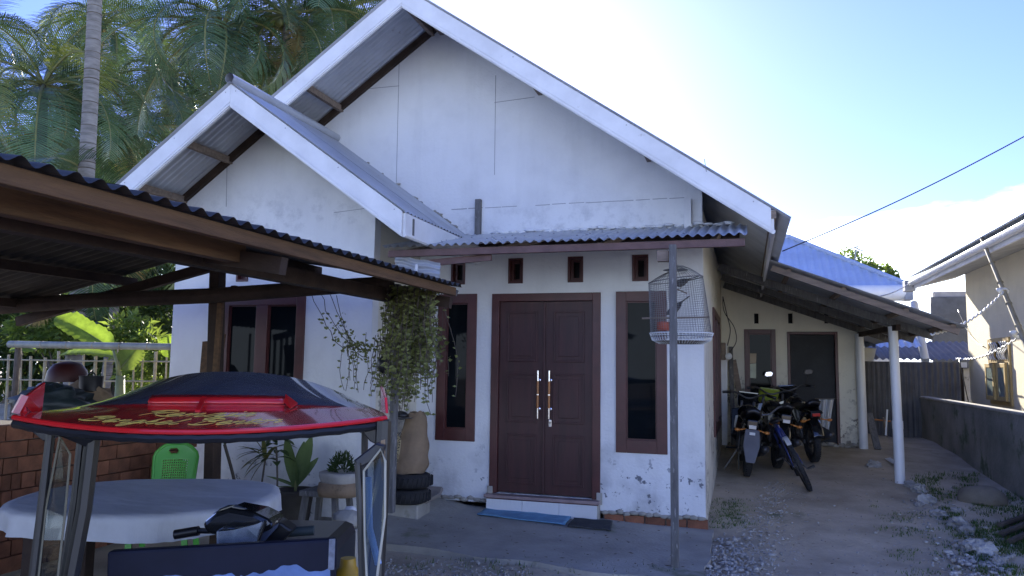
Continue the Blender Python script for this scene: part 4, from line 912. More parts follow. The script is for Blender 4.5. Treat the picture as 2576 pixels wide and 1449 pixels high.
fm.transform(Matrix.Translation(at(997, 1143, 6.895) - wloc(pd)) @ Matrix((fx_, fy_, fz_)).transposed().to_4x4()); fm.materials.clear(); link('printed_words', fm, BLACK, pd)
cbs = thing('cardboard_slab', 'flat grey folded cardboard slumped on the slab below the tyres', 'cardboard', (-3.2, 7.2, .2))
q = [Vector((-3.46, 7.35, .345)), Vector((-3.02, 7.42, .34)), Vector((-3.0, 7.30, .29)), Vector((-3.15, 7.08, .19)), Vector((-3.20, 7.05, .14)), Vector((-3.30, 7.02, .15)), Vector((-3.45, 7.2, .27))]
MB().prism(q, (.0, .05, -.03)).build('sheet', M('grey_cardboard', (.25, .225, .20), rough=.9, var=.2, bump=.3), cbs, bevel=.005)
MB().prism([v + Vector((-.03, .03, -.05)) for v in q[:1] + q[3:]], (.0, .05, -.02)).build('lower_sheet', SACK, cbs)
# stone block under the tyres to hold them at the right height
ub = thing('tyre_block', 'grey concrete block under the old tyres', 'block', (-3.26, 7.15, .1)); MB().box2((-3.44, 7.0, .0), (-3.10, 7.32, .215)).build('concrete', CONC, ub, bevel=.015)

# mats in front of the door
def on_slab(px, py):
    d = ray(px, py); t = 4.0
    while t < 12:
        q = CP + d * t; u = (q.x + 3.75) / 3.42; y0 = 5.85 + .495 * (1 - u); v = (q.y - y0) / (7.81 - y0)
        if q.z < .022 + max(0, v) * (.095 - .088 * u + .13 * max(0, (.26 - u) / .26)) + .010 * mnoise.noise(Vector((q.x * 1.7, q.y * 1.7, 2))): return q
        t += .005
    return q
def mat_thing(name, label, pts, th, m_, ribs=0):
    o = thing(name, label, 'mat', sum(pts, Vector()) / 4); A_, B_, C_, D_ = pts
    mb = MB(); mb.grid(lambda u, v: (A_.lerp(B_, u)).lerp(D_.lerp(C_, u), v) + Vector((0, 0, th + (.003 * math.sin(v * ribs * PI * 2) if ribs else 0) + .006 * mnoise.noise(Vector((u * 3, v * 3, ribs))))), 20, 24)
    mo = mb.build('mat_body', m_, o, smooth='all'); s2 = mo.modifiers.new('thickness', 'SOLIDIFY'); s2.thickness = .012
    return o
mat_thing('blue_mat', 'long pale blue ribbed mat lying under the door step', [on_slab(1238, 1274), on_slab(1438, 1303), on_slab(1421, 1324), on_slab(1200, 1298)], .012, M('blue_mat_fabric', (.14, .30, .46), rough=.85, var=.15, scale=8, bump=.3), 9)
mat_thing('black_mat', 'small black rubber mat to the right of the blue mat', [on_slab(1444, 1308), on_slab(1541, 1316), on_slab(1537, 1338), on_slab(1428, 1328)], .012, M('black_mat_rubber', (.045, .048, .05), rough=.9, bump=.4), 6)

# ================================================================== HANGING VINE ON THE SHED EAVE
vine = thing('hanging_vine', 'dense green vine hanging in a curtain from the end of the shed eave', 'vine', at(1030, 730, 5.85))
stm = MB(); lv = MB()
def strand(p, L_, sway, dens, lo=.028, hi=.046):
    n = max(4, int(L_ / .06)); pts = [p.copy()]; d = Vector((rnd.uniform(-.25, .25), rnd.uniform(-.2, .2), -1))
    for i in range(n): d = (d + Vector((rnd.gauss(0, sway), rnd.gauss(0, sway), -.25))).normalized(); pts.append(pts[-1] + d * (L_ / n))
    stm.tube(pts, .0028, 3, cap=False)
    for i in range(n):
        for k in range(dens):
            if rnd.random() < .72:
                q = pts[i].lerp(pts[i + 1], rnd.random()); a_ = rnd.uniform(0, 2 * PI); dd = Vector((math.cos(a_), math.sin(a_), rnd.uniform(-.5, .5))); s_2 = rnd.uniform(lo, hi)
                lv.leaf(q, dd, Vector((rnd.uniform(-.6, .6), -1, rnd.uniform(-.2, 1))), s_2, s_2 * .62)
            # leaves in opposite pairs
for k in range(190):
    u = rnd.random() * .55 + rnd.random() * .45; x = 965 + 138 * u; c = 1 - abs(u - .48) * 1.5; Ln = rnd.uniform(.35, 1) * (.45 + .62 * max(.1, c)) * 1.02
    strand(at(x, 712 + 22 * u, 5.70 + rnd.uniform(-.22, .2)), Ln, .13, 3, .034, .056)
for k in range(16): strand(at(rnd.uniform(940, 985), rnd.uniform(820, 900), 5.8 + rnd.uniform(-.1, .1)), rnd.uniform(.2, .55), .25, 2)
for k in range(8): strand(at(rnd.uniform(1085, 1115), rnd.uniform(728, 745), 5.9), rnd.uniform(.5, 1.0), .12, 1)
stm.build('stems', DBARK, vine); lv.build('foliage', VINEG, vine, kind='stuff')
hb = thing('black_bottle', 'small black hanging pot hidden inside the vine curtain', 'pot', at(966, 918, 5.8)); MB().blob(at(966, 918, 5.72), (.055, .05, .075), 14, 10, .03, 1).build('vessel', BLACK, hb, smooth='all')
vine2 = thing('thin_vine', 'sparse trailing vine hanging in front of the wing wall left of the dense vine', 'vine', at(850, 800, 6.2))
stm = MB(); lv = MB()
for (x, y, q) in ((800, 735, (930, 870)), (830, 735, (935, 880)), (780, 735, (905, 880)), (845, 740, (925, 900))):
    A_, B_ = at(x, y, 6.1), at(*q, 5.95); pts = [A_.lerp(B_, t / 12) - Vector((0, 0, .16 * math.sin(PI * t / 12))) + Vector((rnd.gauss(0, .012), 0, rnd.gauss(0, .012))) for t in range(13)]
    stm.tube(pts, .004, 3)
    for p in pts[3:]:
        for k in range(4): lv.leaf(p + Vector((rnd.gauss(0, .03), rnd.gauss(0, .03), rnd.gauss(0, .03))), Vector((rnd.gauss(0, 1), rnd.gauss(0, 1), rnd.gauss(-.3, .7))), Vector((rnd.uniform(-.6, .6), -1, .3)), .042, .024)
for k in range(8):
    p0 = at(rnd.uniform(850, 925), rnd.uniform(820, 890), 6.0); strand(p0, rnd.uniform(.2, .5), .2, 1)
stm.build('stems', DBARK, vine2); lv.build('foliage', VINEG, vine2, kind='stuff')

# ================================================================== BIRD CAGE
cgp = Vector((-.545, 6.78, 1.86)); cage = thing('bird_cage', 'round wire bird cage hanging from the awning behind its post', 'bird cage', cgp)
mb = MB(); R0, R1, H = .262, .235, .50; ax = Vector((-.045, 0, 1))
def cp(a_, t, k=1.0): r = (R0 * (1 - t) + R1 * t) * k; return cgp + Vector((r * math.cos(a_), r * math.sin(a_), H * t)) + Vector((-.045 * t, 0, .03 * math.cos(a_ - .3) * t))
for k in range(64): a_ = 2 * PI * k / 64; mb.tube([cp(a_, 0), cp(a_, 1)], .0016, 3, cap=False)
for j in range(1, 26): mb.tube([cp(2 * PI * k / 40, j / 26) for k in range(40)], .0013, 3, closed=True)
mb.build('wire_mesh', STEEL, cage)
mb = MB(); mb.tube([cp(2 * PI * k / 40, 1) for k in range(40)], .005, 6, closed=True); mb.tube([cp(2 * PI * k / 40, 0) for k in range(40)], .004, 6, closed=True)
mb.build('hoop', STEEL, cage)
dm = MB()
for k in range(48):
    a_ = 2 * PI * k / 48; dm.tube([cp(a_, 1, 1 - .96 * s2) + Vector((0, 0, .105 * math.sin(s2 * PI / 2))) for s2 in (0, .25, .5, .75, 1)], .0014, 3, cap=False)
for s2 in (.2, .4, .6, .8): dm.tube([cp(2 * PI * k / 32, 1, 1 - .96 * s2) + Vector((0, 0, .105 * math.sin(s2 * PI / 2))) for k in range(32)], .0012, 3, closed=True)
dm.build('dome', STEEL, cage)
MB().lathe([(.11, 0), (.10, .004)], cgp + Vector((-.045, 0, H + .088)), 20).build('top_plate', STEEL, cage)
mb = MB()
for k in range(56):
    a_ = 2 * PI * k / 56; mb.tube([cgp + Vector((.272 * math.cos(a_), .272 * math.sin(a_), .03)), cgp + Vector((.25 * math.cos(a_), .25 * math.sin(a_), -.03)), cgp + Vector((.19 * math.cos(a_), .19 * math.sin(a_), -.06))], .003, 4)
mb.tube([cgp + Vector((.272 * math.cos(2 * PI * k / 40), .272 * math.sin(2 * PI * k / 40), .03)) for k in range(40)], .005, 6, closed=True)
mb.build('tray_basket', PVC, cage)
MB().lathe([(.0, -.062), (.19, -.06), (.235, -.04), (.232, -.036), (.18, -.05)], cgp, 28, wob=.01).build('tray', M('dirty_tray', (.20, .18, .15), rough=.9, var=.4), cage, smooth=True)
pz = cgp.z + .16; perch = MB().tube([at(1615, 801, 6.78), at(1785, 798, 6.85)], .009, 6).build('perch', TIMBER, cage)
MB().tube([cgp + Vector((-.045, 0, H + .09)), cgp + Vector((-.035, -.02, H + .17)), cgp + Vector((-.06, 0, H + .30))], .004, 5).build('hook', STEEL, cage)
fb = MB().lathe([(.05, 0), (.058, .02), (.055, .07), (.05, .075)], cgp + Vector((-.14, -.10, .05)), 16).build('feed_cup', M('red_cup', (.40, .08, .04), rough=.5), cage, smooth=True)
def bird(name, label, pos, rz, pitch):
    b = thing(name, label, 'bird', pos, rz, 'birds in the wire cage'); R_ = Matrix.Rotation(pitch, 3, 'Y'); mb = MB(); n = 12
    prof = [(-.075, .010), (-.05, .022), (-.02, .033), (.02, .034), (.045, .024), (.058, .021), (.075, .021), (.088, .014), (.096, .004)]
    for (x, r) in prof:
        for i in range(n):
            a_ = 2 * PI * i / n; mb.v.append(R_ @ Vector((x, r * math.cos(a_), r * math.sin(a_) + (.012 if x > .04 else 0))))
    for k in range(len(prof) - 1):
        for i in range(n): mb.f.append((k * n + i, k * n + (i + 1) % n, (k + 1) * n + (i + 1) % n, (k + 1) * n + i))
    mb.prism([R_ @ Vector(q) for q in ((-.065, -.012, 0), (-.065, .012, 0), (-.17, .016, -.012), (-.17, -.016, -.012))], R_ @ Vector((0, 0, .006)))
    mb.build('plumage', M('bird_feathers', (.085, .075, .065), rough=.8, var=.35, scale=30), b, local=True, smooth='all')
    MB().lathe([(.006, 0), (.0, .018)], R_ @ Vector((.094, 0, .012)), 6, R_ @ Vector((1, 0, -.2))).build('beak', BLACK, b, local=True)
    l_ = MB()
    for s2 in (-1, 1): l_.tube([R_ @ Vector((.0, .012 * s2, -.03)), Vector((.005, .014 * s2, -.055))], .0025, 4)
    l_.build('legs', TIMBER, b, local=True); w_ = MB()
    for s2 in (-1, 1): w_.prism([R_ @ Vector(q) for q in ((.035, .031 * s2, .012), (-.02, .034 * s2, .016), (-.10, .014 * s2, .004), (-.03, .034 * s2, -.012))], R_ @ Vector((0, .004 * s2, 0)))
    w_.build('wings', M('wing_feathers', (.045, .042, .04), rough=.8), b, local=True)
bird('bird', 'brown bird perched near the top of the wire cage, tail to the right', at(1712, 712, 6.78), PI + .2, .42); bird('bird', 'dark bird on the stick perch low in the wire cage', at(1705, 781, 6.78) + Vector((-.02, 0, .02)), PI + .5, .75)
MB().tube([at(1690, 722, 6.80), at(1728, 738, 6.78)], .007, 6).build('upper_perch', TIMBER, cage)

# ================================================================== MOTORCYCLES AND BICYCLE
BIKEST = M('dark_bike_steel', (.09, .09, .095), rough=.4, metal=.6, var=.3)
def wheel(root, c, R_, tr, spokes=True):
    ax = Vector((1, 0, 0)); w_ = MB().torus(c, R_ - tr, tr, ax, 34, 10).build('tyre', RUBBER, root, local=True, smooth='all')
    mb = MB()
    for k in range(44): a_ = 2 * PI * k / 44; d = Vector((0, math.cos(a_), math.sin(a_))); mb.bar(c + d * (R_ - .004) + Vector((-tr * .7, 0, 0)), c + d * (R_ - .004) + Vector((tr * .7, 0, 0)), .018, .014, d)
    mb.build('tread', RUBBER, w_, local=True, kind='stuff')
    r_ = MB(); r_.torus(c, R_ - 2 * tr, .012, ax, 30, 8); r_.lathe([(.03, -.05), (.045, -.03), (.045, .03), (.03, .05)], c, 14, ax)
    for k in range(20 if spokes else 5):
        a_ = 2 * PI * k / (20 if spokes else 5); d = Vector((0, math.cos(a_), math.sin(a_))); r_.tube([c + d * .03 + Vector((.03 * (-1) ** k, 0, 0)), c + d * (R_ - 2 * tr)], .003 if spokes else .018, 4)
    r_.build('rim', BIKEST, root, local=True, smooth=True)
def motorcycle(label, loc, rz, accent, lean=0.0, flap=True, mirrors=True, tail='square', accent_on='tank'):
    m = thing('motorcycle', label, 'motorcycle', loc, rz, 'motorcycles parked beside the house'); m.rotation_euler = (0, lean, rz); V_ = Vector
    wheel(m, V_((0, 0, .29)), .29, .052, True); wheel(m, V_((0, 1.24, .29)), .29, .042, True)
    def B(nm, mb, mt_, bev=.01, sm=False): return mb.build(nm, mt_, m, smooth=sm, bevel=bev, local=True)
    mb = MB(); mb.grid(lambda u, v: ((u - .5) * .15, .34 * math.cos(PI * (.40 + .55 * v)) , .29 + .345 * math.sin(PI * (.40 + .55 * v)) + .02 * math.sin(PI * u)), 6, 12); fd = B('rear_fender', mb, BLACKG, 0, 'all'); s2 = fd.modifiers.new('thickness', 'SOLIDIFY'); s2.thickness = .008
    tl_ = MB().prism([V_((-.07, -.30, .74)), V_((.07, -.30, .74)), V_((.10, .10, .80)), V_((-.10, .10, .80))], V_((0, 0, -.10))); B('tail_cowl', tl_, BLACKG, .015)
    if tail == 'square': lt = B('tail_lamp', MB().box2((-.05, -.325, .66), (.05, -.295, .70)), M('tail_lamp_red', (.55, .03, .015), rough=.2), .004)
    else: lt = B('tail_lamp', MB().box2((-.045, -.33, .63), (.045, -.30, .675)), M('tail_lamp_white', (.65, .62, .58), rough=.2), .004)
    if flap:
        fl_ = MB().prism([V_((-.085, -.34, .62)), V_((.085, -.34, .62)), V_((.10, -.39, .42)), V_((.055, -.44, .22)), V_((-.055, -.44, .22)), V_((-.10, -.39, .42))], V_((0, .012, .006))); B('mud_flap', fl_, M('grey_mud_flap', (.09, .09, .105), rough=.5, var=.2), .004)
        B('plate_lamp', MB().box2((-.035, -.365, .555), (.035, -.345, .59)), PVC, .004)
    for s in (-1, 1):
        q = MB().tube([V_((s * .07, -.25, .62)), V_((s * .16, -.28, .60))], .010, 6); q.blob(V_((s * .18, -.29, .60)), (.035, .03, .022), 10, 7, .0); B('indicator', q, M('amber_lens', (.55, .20, .04), rough=.3), 0, 'all')
        sh_ = MB().tube([V_((s * .13, -.02, .34)), V_((s * .12, .12, .66))], .016, 8)
        for k in range(9): t = .15 + .08 * k; sh_.torus(V_((s * .13, -.02, .34)).lerp(V_((s * .12, .12, .66)), t), .026, .006, V_((0, .4, 1)), 12, 5)
        B('shock_absorber', sh_, BIKEST, 0, 'all')
        B('swing_arm', MB().bar((s * .10, 0, .29), (s * .10, .50, .34), .03, .05), BIKEST, .006)
        B('side_cover', MB().prism([V_((s * .09, -.22, .72)), V_((s * .13, .20, .76)), V_((s * .14, .42, .58)), V_((s * .12, .10, .52))], V_((s * .03, 0, 0))), BLACKG, .012)
        B('fork', MB().tube([V_((s * .085, 1.24, .29)), V_((s * .085, .98, .92))], .022, 8), BIKEST, 0, 'all')
        B('foot_rest', MB().tube([V_((s * .12, .46, .30)), V_((s * .27, .44, .29))], .014, 6), BLACK, 0)
    mb = MB(); mb.grid(lambda u, v: ((u - .5) * (.20 + .06 * math.sin(PI * v)), -.26 + .86 * v, .79 + .035 * math.sin(PI * u) + .07 * (1 - v) ** 3 - .03 * math.sin(PI * v)), 8, 14); st = B('seat', mb, BLACK, 0, 'all'); s2 = st.modifiers.new('thickness', 'SOLIDIFY'); s2.thickness = .06
    B('fuel_tank', MB().blob((0, .72, .78), (.14, .20, .12), 18, 12, .03, 4), accent if accent_on == 'tank' else BLACKG, 0, 'all')
    B('engine', MB().box2((-.13, .42, .24), (.13, .74, .52)), BIKEST, .04)
    ex = MB().tube([V_((.10, .66, .28)), V_((.15, .40, .24)), V_((.16, .10, .30))], .022, 8); ex.tube([V_((.17, .12, .31)), V_((.18, -.30, .40))], .045, 12); B('exhaust', ex, BIKEST, 0, 'all')
    fr = MB()
    for s in (-1, 1): fr.tube([V_((s * .10, -.25, .70)), V_((s * .10, .40, .64)), V_((s * .06, .95, .86))], .014, 7); fr.tube([V_((s * .10, .40, .30)), V_((s * .10, .45, .64))], .014, 7)
    B('frame', fr, BLACK, 0, 'all')
    hb_ = MB().tube(catmull([(-.36, .80, 1.02), (-.20, .90, 1.04), (0, .95, .97), (.20, .90, 1.04), (.36, .80, 1.02)]), .013, 8); B('handlebar', hb_, BIKEST, 0, 'all')
    for s in (-1, 1): B('grip', MB().tube([V_((s * .36, .80, 1.02)), V_((s * .25, .875, 1.035))], .019, 8), BLACK, 0, 'all')
    if mirrors:
        for s in (-1, 1):
            mo = B('mirror', MB().tube([V_((s * .24, .88, 1.04)), V_((s * .30, .86, 1.22))], .006, 6), BLACK, 0)
            hd = MB().prism([V_((s * .30 + a3, .85, 1.245 + b3)) for a3, b3 in ((-.07, -.02), (-.045, .035), (.04, .04), (.075, .01), (.05, -.035), (-.04, -.04))], V_((0, .025, 0))); hd.build('mirror_shell', BLACK, mo, local=True, bevel=.004)
            MB().prism([V_((s * .30 + a3 * .85, .846, 1.245 + b3 * .85)) for a3, b3 in ((-.07, -.02), (-.045, .035), (.04, .04), (.075, .01), (.05, -.035), (-.04, -.04))], V_((0, .003, 0))).build('mirror_glass', CHROME if s < 0 else BIKEST, mo, local=True)
    B('headlamp_cowl', MB().prism([V_((-.15, 1.0, 1.06)), V_((.15, 1.0, 1.06)), V_((.13, 1.06, .86)), V_((0, 1.08, .76)), V_((-.13, 1.06, .86))], V_((0, .10, -.02))), accent if accent_on == 'cowl' else BLACKG, .02)
    for s in (-1, 1): B('leg_shield', MB().prism([V_((s * .10, .86, .84)), V_((s * .22, .88, .80)), V_((s * .20, .84, .42)), V_((s * .12, .80, .36))], V_((0, .03, 0))), accent if accent_on == 'shield' else BLACKG, .01)
    mb = MB(); mb.grid(lambda u, v: ((u - .5) * .12, 1.24 - .33 * math.cos(PI * (.15 + .6 * v)), .29 + .33 * math.sin(PI * (.15 + .6 * v))), 5, 10); ff = B('front_fender', mb, BLACKG, 0, 'all'); s2 = ff.modifiers.new('thickness', 'SOLIDIFY'); s2.thickness = .006
    B('side_stand', MB().bar((-.12, .45, .28), (-.26, .46, .005), .02, .02), BIKEST, .0)
    return m
LIME = M('lime_paint', (.42, .52, .04), rough=.3, coat=.3)
LIMED = M('dull_lime_paint', (.24, .30, .03), rough=.4)
WHITEP = M('white_fairing', (.60, .60, .58), rough=.3)
def gp(x, y): return Vector((x, y, gz(x, y)))
motorcycle('black motorcycle with grey mud flap nearest the house wall', gp(-.03, 10.5), .06, BLACKG, .10, tail='white', accent_on='none', mirrors=False)
motorcycle('motorcycle with lime green cowl in the middle of the parked row', gp(.36, 11.15), .16, LIMED, .12, flap=False, mirrors=False, accent_on='cowl', tail='white')
motorcycle('black motorcycle with red tail lamp at the right of the row', gp(.88, 11.7), .22, LIMED, -.07, flap=False, accent_on='none')
wp = thing('loose_shield', 'white plastic leg shield loose between the first two motorcycles', 'leg shield', gp(.10, 11.0))
MB().prism([at(x, y, 11.0) for x, y in [(1846, 1075), (1850, 1045), (1872, 1043), (1884, 1062), (1870, 1080)]], (0, .02, 0)).build('shield', WHITEP, wp, bevel=.004); MB().bar(at(1858, 1080, 11.02), at(1858, 1190, 11.02), .02, .02).build('stay', BLACK, wp)
# bicycle propped against the motorcycles, rear wheel towards us
bic = thing('bicycle', 'blue framed bicycle leaning left against the motorcycles, rear wheel towards the viewer', 'bicycle', gp(.72, 9.62), .0); bic.rotation_euler = (0, -.42, .06)
V_ = Vector; RB = .33
for cy in (.33, 1.35):
    wheel(bic, V_((0, cy, RB)), RB, .030, True)
BLUEF = M('blue_frame_paint', (.02, .035, .16), rough=.3, coat=.4)
def bt_(nm, pts, r, m_=BLUEF): return MB().tube([V_(q) for q in pts], r, 8).build(nm, m_, bic, local=True, smooth=True)
bt_('seat_tube', [(0, .72, .30), (0, .60, .82)], .018); bt_('top_tube', [(0, .63, .76), (0, 1.12, .82)], .017); bt_('down_tube', [(0, .74, .30), (0, 1.14, .74)], .020); bt_('head_tube', [(0, 1.10, .88), (0, 1.16, .68)], .020, STEEL)
for s in (-1, 1): bt_('chain_stay', [(s * .055, .33, RB), (s * .03, .72, .30)], .010); bt_('seat_stay', [(s * .055, .33, RB), (s * .02, .61, .77)], .009); bt_('fork', [(s * .05, 1.35, RB), (s * .05, 1.17, .68)], .013)
mb = MB(); mb.grid(lambda u, v: ((u - .5) * .055, .33 - (RB + .03) * math.cos(PI * (.28 + .52 * v)) * 1.0, RB + (RB + .03) * math.sin(PI * (.28 + .52 * v))), 4, 14); mb.build('mudguard', WHITEP, bic, local=True, smooth='all')
MB().blob((0, .58, .88), (.075, .13, .035), 14, 9, .05, 2).build('saddle', BLACK, bic, local=True, smooth='all'); bt_('handlebar', [(-.28, 1.02, .98), (-.12, 1.08, .97), (0, 1.10, .93), (.12, 1.08, .97), (.28, 1.02, .98)], .012, STEEL)
for s in (-1, 1): bt_('grip', [(s * .28, 1.02, .98), (s * .19, 1.05, .975)], .017, BLACK)
MB().torus(V_((.05, .73, .30)), .085, .008, V_((1, 0, 0)), 24, 6).build('chainring', STEEL, bic, local=True)
bt_('crank', [(.06, .73, .30), (.10, .62, .20)], .010, STEEL); MB().box((.15, .62, .20), (.09, .075, .022)).build('pedal', BLACK, bic, local=True, bevel=.004); bt_('crank', [(-.06, .73, .30), (-.10, .84, .40)], .010, STEEL); MB().box((-.15, .84, .40), (.09, .075, .022)).build('pedal', BLACK, bic, local=True, bevel=.004)

# timber leaning in the corner, curtain cloth in the doorway
for k, (p, q, w_, m_, lb) in enumerate((((1822, 1080), (1822, 865), .10, BOARD, 'pale flat board standing in the corner behind the motorcycles'), ((1846, 1080), (1838, 872), .07, GTIMBER, 'dark grey board standing beside the pale corner board'), ((1884, 1060), (1845, 905), .09, TIMBER, 'brown board leaning at a slant left of the rear window'))):
    ld = thing('leaning_board', lb, 'board', at(*p, 13.0), group='boards leaning in the corner'); MB().bar(at(p[0], p[1] + 60, 12.95), at(*q, 13.12), w_, .025, Vector((0, 1, 0))).build('plank', m_, ld, bevel=.004)
hc = thing('hanging_cloth', 'off-white cloth hanging in front of the dark rear doorway', 'cloth', at(2078, 1010, 12.9))
A_, B_ = at(2060, 1005, 12.9), at(2098, 1005, 12.9); D_, C_ = at(2064, 1070, 12.9), at(2086, 1082, 12.9)
mb = MB(); mb.grid(lambda u, v: A_.lerp(B_, u).lerp(D_.lerp(C_, u), v) + Vector((0, .035 * math.sin(u * 14 + v * 2), 0)), 30, 12); mb.build('fabric', CLOTH, hc, smooth='all'); MB().tube([at(2050, 1003, 12.9), at(2106, 1003, 13.15)], .008, 6).build('rod', STEEL, hc)
pp_ = thing('window_paper', 'pale paper sheet taped inside the rear window', 'paper', at(1895, 935, 13.215)); MB().prism([at(x, y, 13.219) for x, y in [(1886, 915), (1902, 914), (1902, 952), (1886, 950)]], (0, .001, 0)).build('sheet', M('pale_paper', (.55, .60, .48), rough=.8), pp_); MB().prism([at(x, y, 13.219) for x, y in [(1886, 889), (1903, 889), (1902, 913), (1886, 914)]], (0, .001, 0)).build('card', M('tan_card', (.45, .38, .28), rough=.8), pp_)

# ================================================================== RIGHT SIDE: LOW WALL, NEIGHBOUR, BACK BUILDINGS
LWX = 2.98
lw = thing('low_wall', 'low mossy grey wall with pale top edge along the right side of the path', 'wall', (LWX, 11, 0))
mb = MB(); mb.grid(lambda u, v: (LWX + .012 * mnoise.noise(Vector((u * 14, v * 3, 1))), 7.0 + 10.2 * u, .0 + 1.10 * v), 60, 8); mb.box2((LWX + .02, 7.0, 0), (LWX + .14, 17.2, 1.099)); mb.build('masonry', MOSSW, lw)
MB().box2((LWX - .012, 7.0, 1.10), (LWX + .15, 17.2, 1.135)).build('coping', M('pale_coping', (.42, .41, .37), rough=.9, var=.25, bump=.4), lw, bevel=.008)
nb = thing('neighbour_house', 'cream neighbouring house with shuttered window, long eave and gutter at right', 'house', (4, 12, 0))
NX = 4.0
poly_holes([(6.5, 0), (16.2, 0), (16.2, 3.6), (6.5, 3.6)], [rect(13.86, 1.05, 14.98, 2.15)], (NX, 0, 0), (0, 1, 0), (0, 0, 1), (.14, 0, 0)).build('side_wall', NCREAM, nb)
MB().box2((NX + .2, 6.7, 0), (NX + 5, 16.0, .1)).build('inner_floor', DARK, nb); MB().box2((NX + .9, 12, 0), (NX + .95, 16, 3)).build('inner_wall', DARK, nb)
MB().box2((NX + .002, 16.19, 0), (NX + 6, 16.3, 3.6)).build('back_wall', NCREAM, nb)
# roof slope, sheet ends and gutter
nr = MB().bar((3.28, 6.2, 3.33), (3.28, 17.1, 3.33), .03, .17).build('eave_roof', BOARD, nb)
V = Vector((1, 0, .42)); sheets(nr, 'roof_sheet', (3.17, 6.2, 3.47), (0, 1, 0), V, 10.9, 4.0, ZINC, rows=1)
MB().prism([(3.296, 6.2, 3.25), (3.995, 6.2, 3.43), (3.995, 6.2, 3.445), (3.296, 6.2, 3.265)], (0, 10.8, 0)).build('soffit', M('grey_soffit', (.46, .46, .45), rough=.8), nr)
gt = MB(); gt.grid(lambda u, v: (3.20 + .065 * math.cos(PI + PI * v), 6.0 + 11.1 * u, 3.37 + .075 * math.sin(PI + PI * v)), 30, 10); go = gt.build('gutter', PVC, nb, smooth='all'); s2 = go.modifiers.new('thickness', 'SOLIDIFY'); s2.thickness = .006
br = MB()
for k in range(14): br.bar((3.13, 6.6 + .78 * k, 3.375), (3.28, 6.6 + .78 * k, 3.375), .02, .006)
br.build('gutter_bracket', STEEL, go)
MB().box2((3.10, 17.05, 3.20), (3.30, 17.30, 3.42)).build('rain_head', M('grey_rain_head', (.30, .31, .33), rough=.6), nb, bevel=.01)
MB().tube([atx(2299, 762, 3.22), atx(2328, 908, 3.22)], .075, 14).build('downpipe', PVC, nb, smooth=True)
# window: casements open outwards, wavy iron grille above
wf = MB()
for q in ((13.86, 1.05, 13.93, 2.15), (14.91, 1.05, 14.98, 2.15), (13.93, 2.08, 14.91, 2.15), (13.93, 1.05, 14.91, 1.11), (13.93, 1.74, 14.91, 1.79)): wf.box2((NX - .03, q[0], q[1]), (NX + .09, q[2], q[3]))
OCH = M('ochre_window_paint', (.46, .33, .13), rough=.5, var=.15)
wfo = wf.build('window', OCH, nb, bevel=.004)
for (y0, y1, yy) in ((13.94, 14.40, 1), (14.44, 14.90, 2)):
    cf = MB(); x_ = NX - .05 - .03 * yy
    for q in ((y0, 1.12, y0 + .06, 1.73), (y1 - .06, 1.12, y1, 1.73), (y0 + .06, 1.66, y1 - .06, 1.73), (y0 + .06, 1.12, y1 - .06, 1.19)): cf.box2((x_, q[0], q[1]), (x_ + .035, q[2], q[3]))
    cf.box2((x_ + .014, y0 + .06, 1.19), (x_ + .020, y1 - .06, 1.66)); cf.build('casement', OCH, wfo, bevel=.003); MB().box2((x_ + .008, y0 + .062, 1.192), (x_ + .0135, y1 - .062, 1.658)).build('pane', M('frosted_pane', (.20, .24, .22), rough=.12), wfo)
gr = MB()
for k in range(9):
    if k == 4: continue
    y = 13.98 + .108 * k; gr.tube([(NX - .045 - .02 * math.sin(t * PI * 2), y + .045 * math.sin(t * PI * 2), 1.79 + .29 * t) for t in [i / 12 for i in range(13)]], .011, 6)
gr.build('grille', PVC, wfo, smooth='all')
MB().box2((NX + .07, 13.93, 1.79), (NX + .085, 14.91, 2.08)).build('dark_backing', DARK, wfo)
# porch recess at the back of the neighbour, its shade put into these colours
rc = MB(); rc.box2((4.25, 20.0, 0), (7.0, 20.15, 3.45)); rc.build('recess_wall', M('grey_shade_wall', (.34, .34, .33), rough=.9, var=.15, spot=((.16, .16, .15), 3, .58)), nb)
MB().box2((4.16, 19.9, 1.66), (5.4, 19.99, 3.32)).build('dark_panel', M('recess_shade_dark', (.10, .11, .12), rough=.8, var=.2), nb)  # dark panel put up for the shade inside the recess
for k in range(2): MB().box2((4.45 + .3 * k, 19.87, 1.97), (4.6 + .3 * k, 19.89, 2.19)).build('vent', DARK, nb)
MB().box2((4.30, 19.9, .3), (4.77, 19.99, 1.62)).build('back_door', M('grey_door', (.09, .095, .10), rough=.7, var=.2), nb)
# zinc fence across the back of the yard
zf = thing('zinc_fence', 'dark old corrugated zinc fence closing the yard behind the posts', 'fence', (2.6, 15.4, 0))
sheets(zf, 'zinc_panel', (1.5, 15.4, .2), (1, 0, 0), (0, 0, 1), 2.1, 1.55, ZINCD, pitch=.09, amp=.012, sw=.7)
MB().box2((1.5, 15.43, 1.5), (3.6, 15.48, 1.56)).build('rail', DTIMBER, zf)
sr = thing('low_back_roof', 'low rusty corrugated roof behind the yard fence', 'roof', (3.2, 17, 1.9)); me = corr_mesh('roof_sheet', (1, 0, 0), Vector((0, 1, .25)).normalized(), 2.2, 1.6, .12, .018); o = link('roof_sheet', me, ZINCD, sr, 'all'); o.location = Vector((2.3, 16.0, 1.80)) - wloc(sr)
MB().box2((2.3, 16.02, 1.66), (3.9, 16.06, 1.755)).build('fascia', BOARD, sr); MB().box2((2.4, 16.3, .2), (3.9, 16.36, 1.66)).build('wall', DTIMBER, sr)
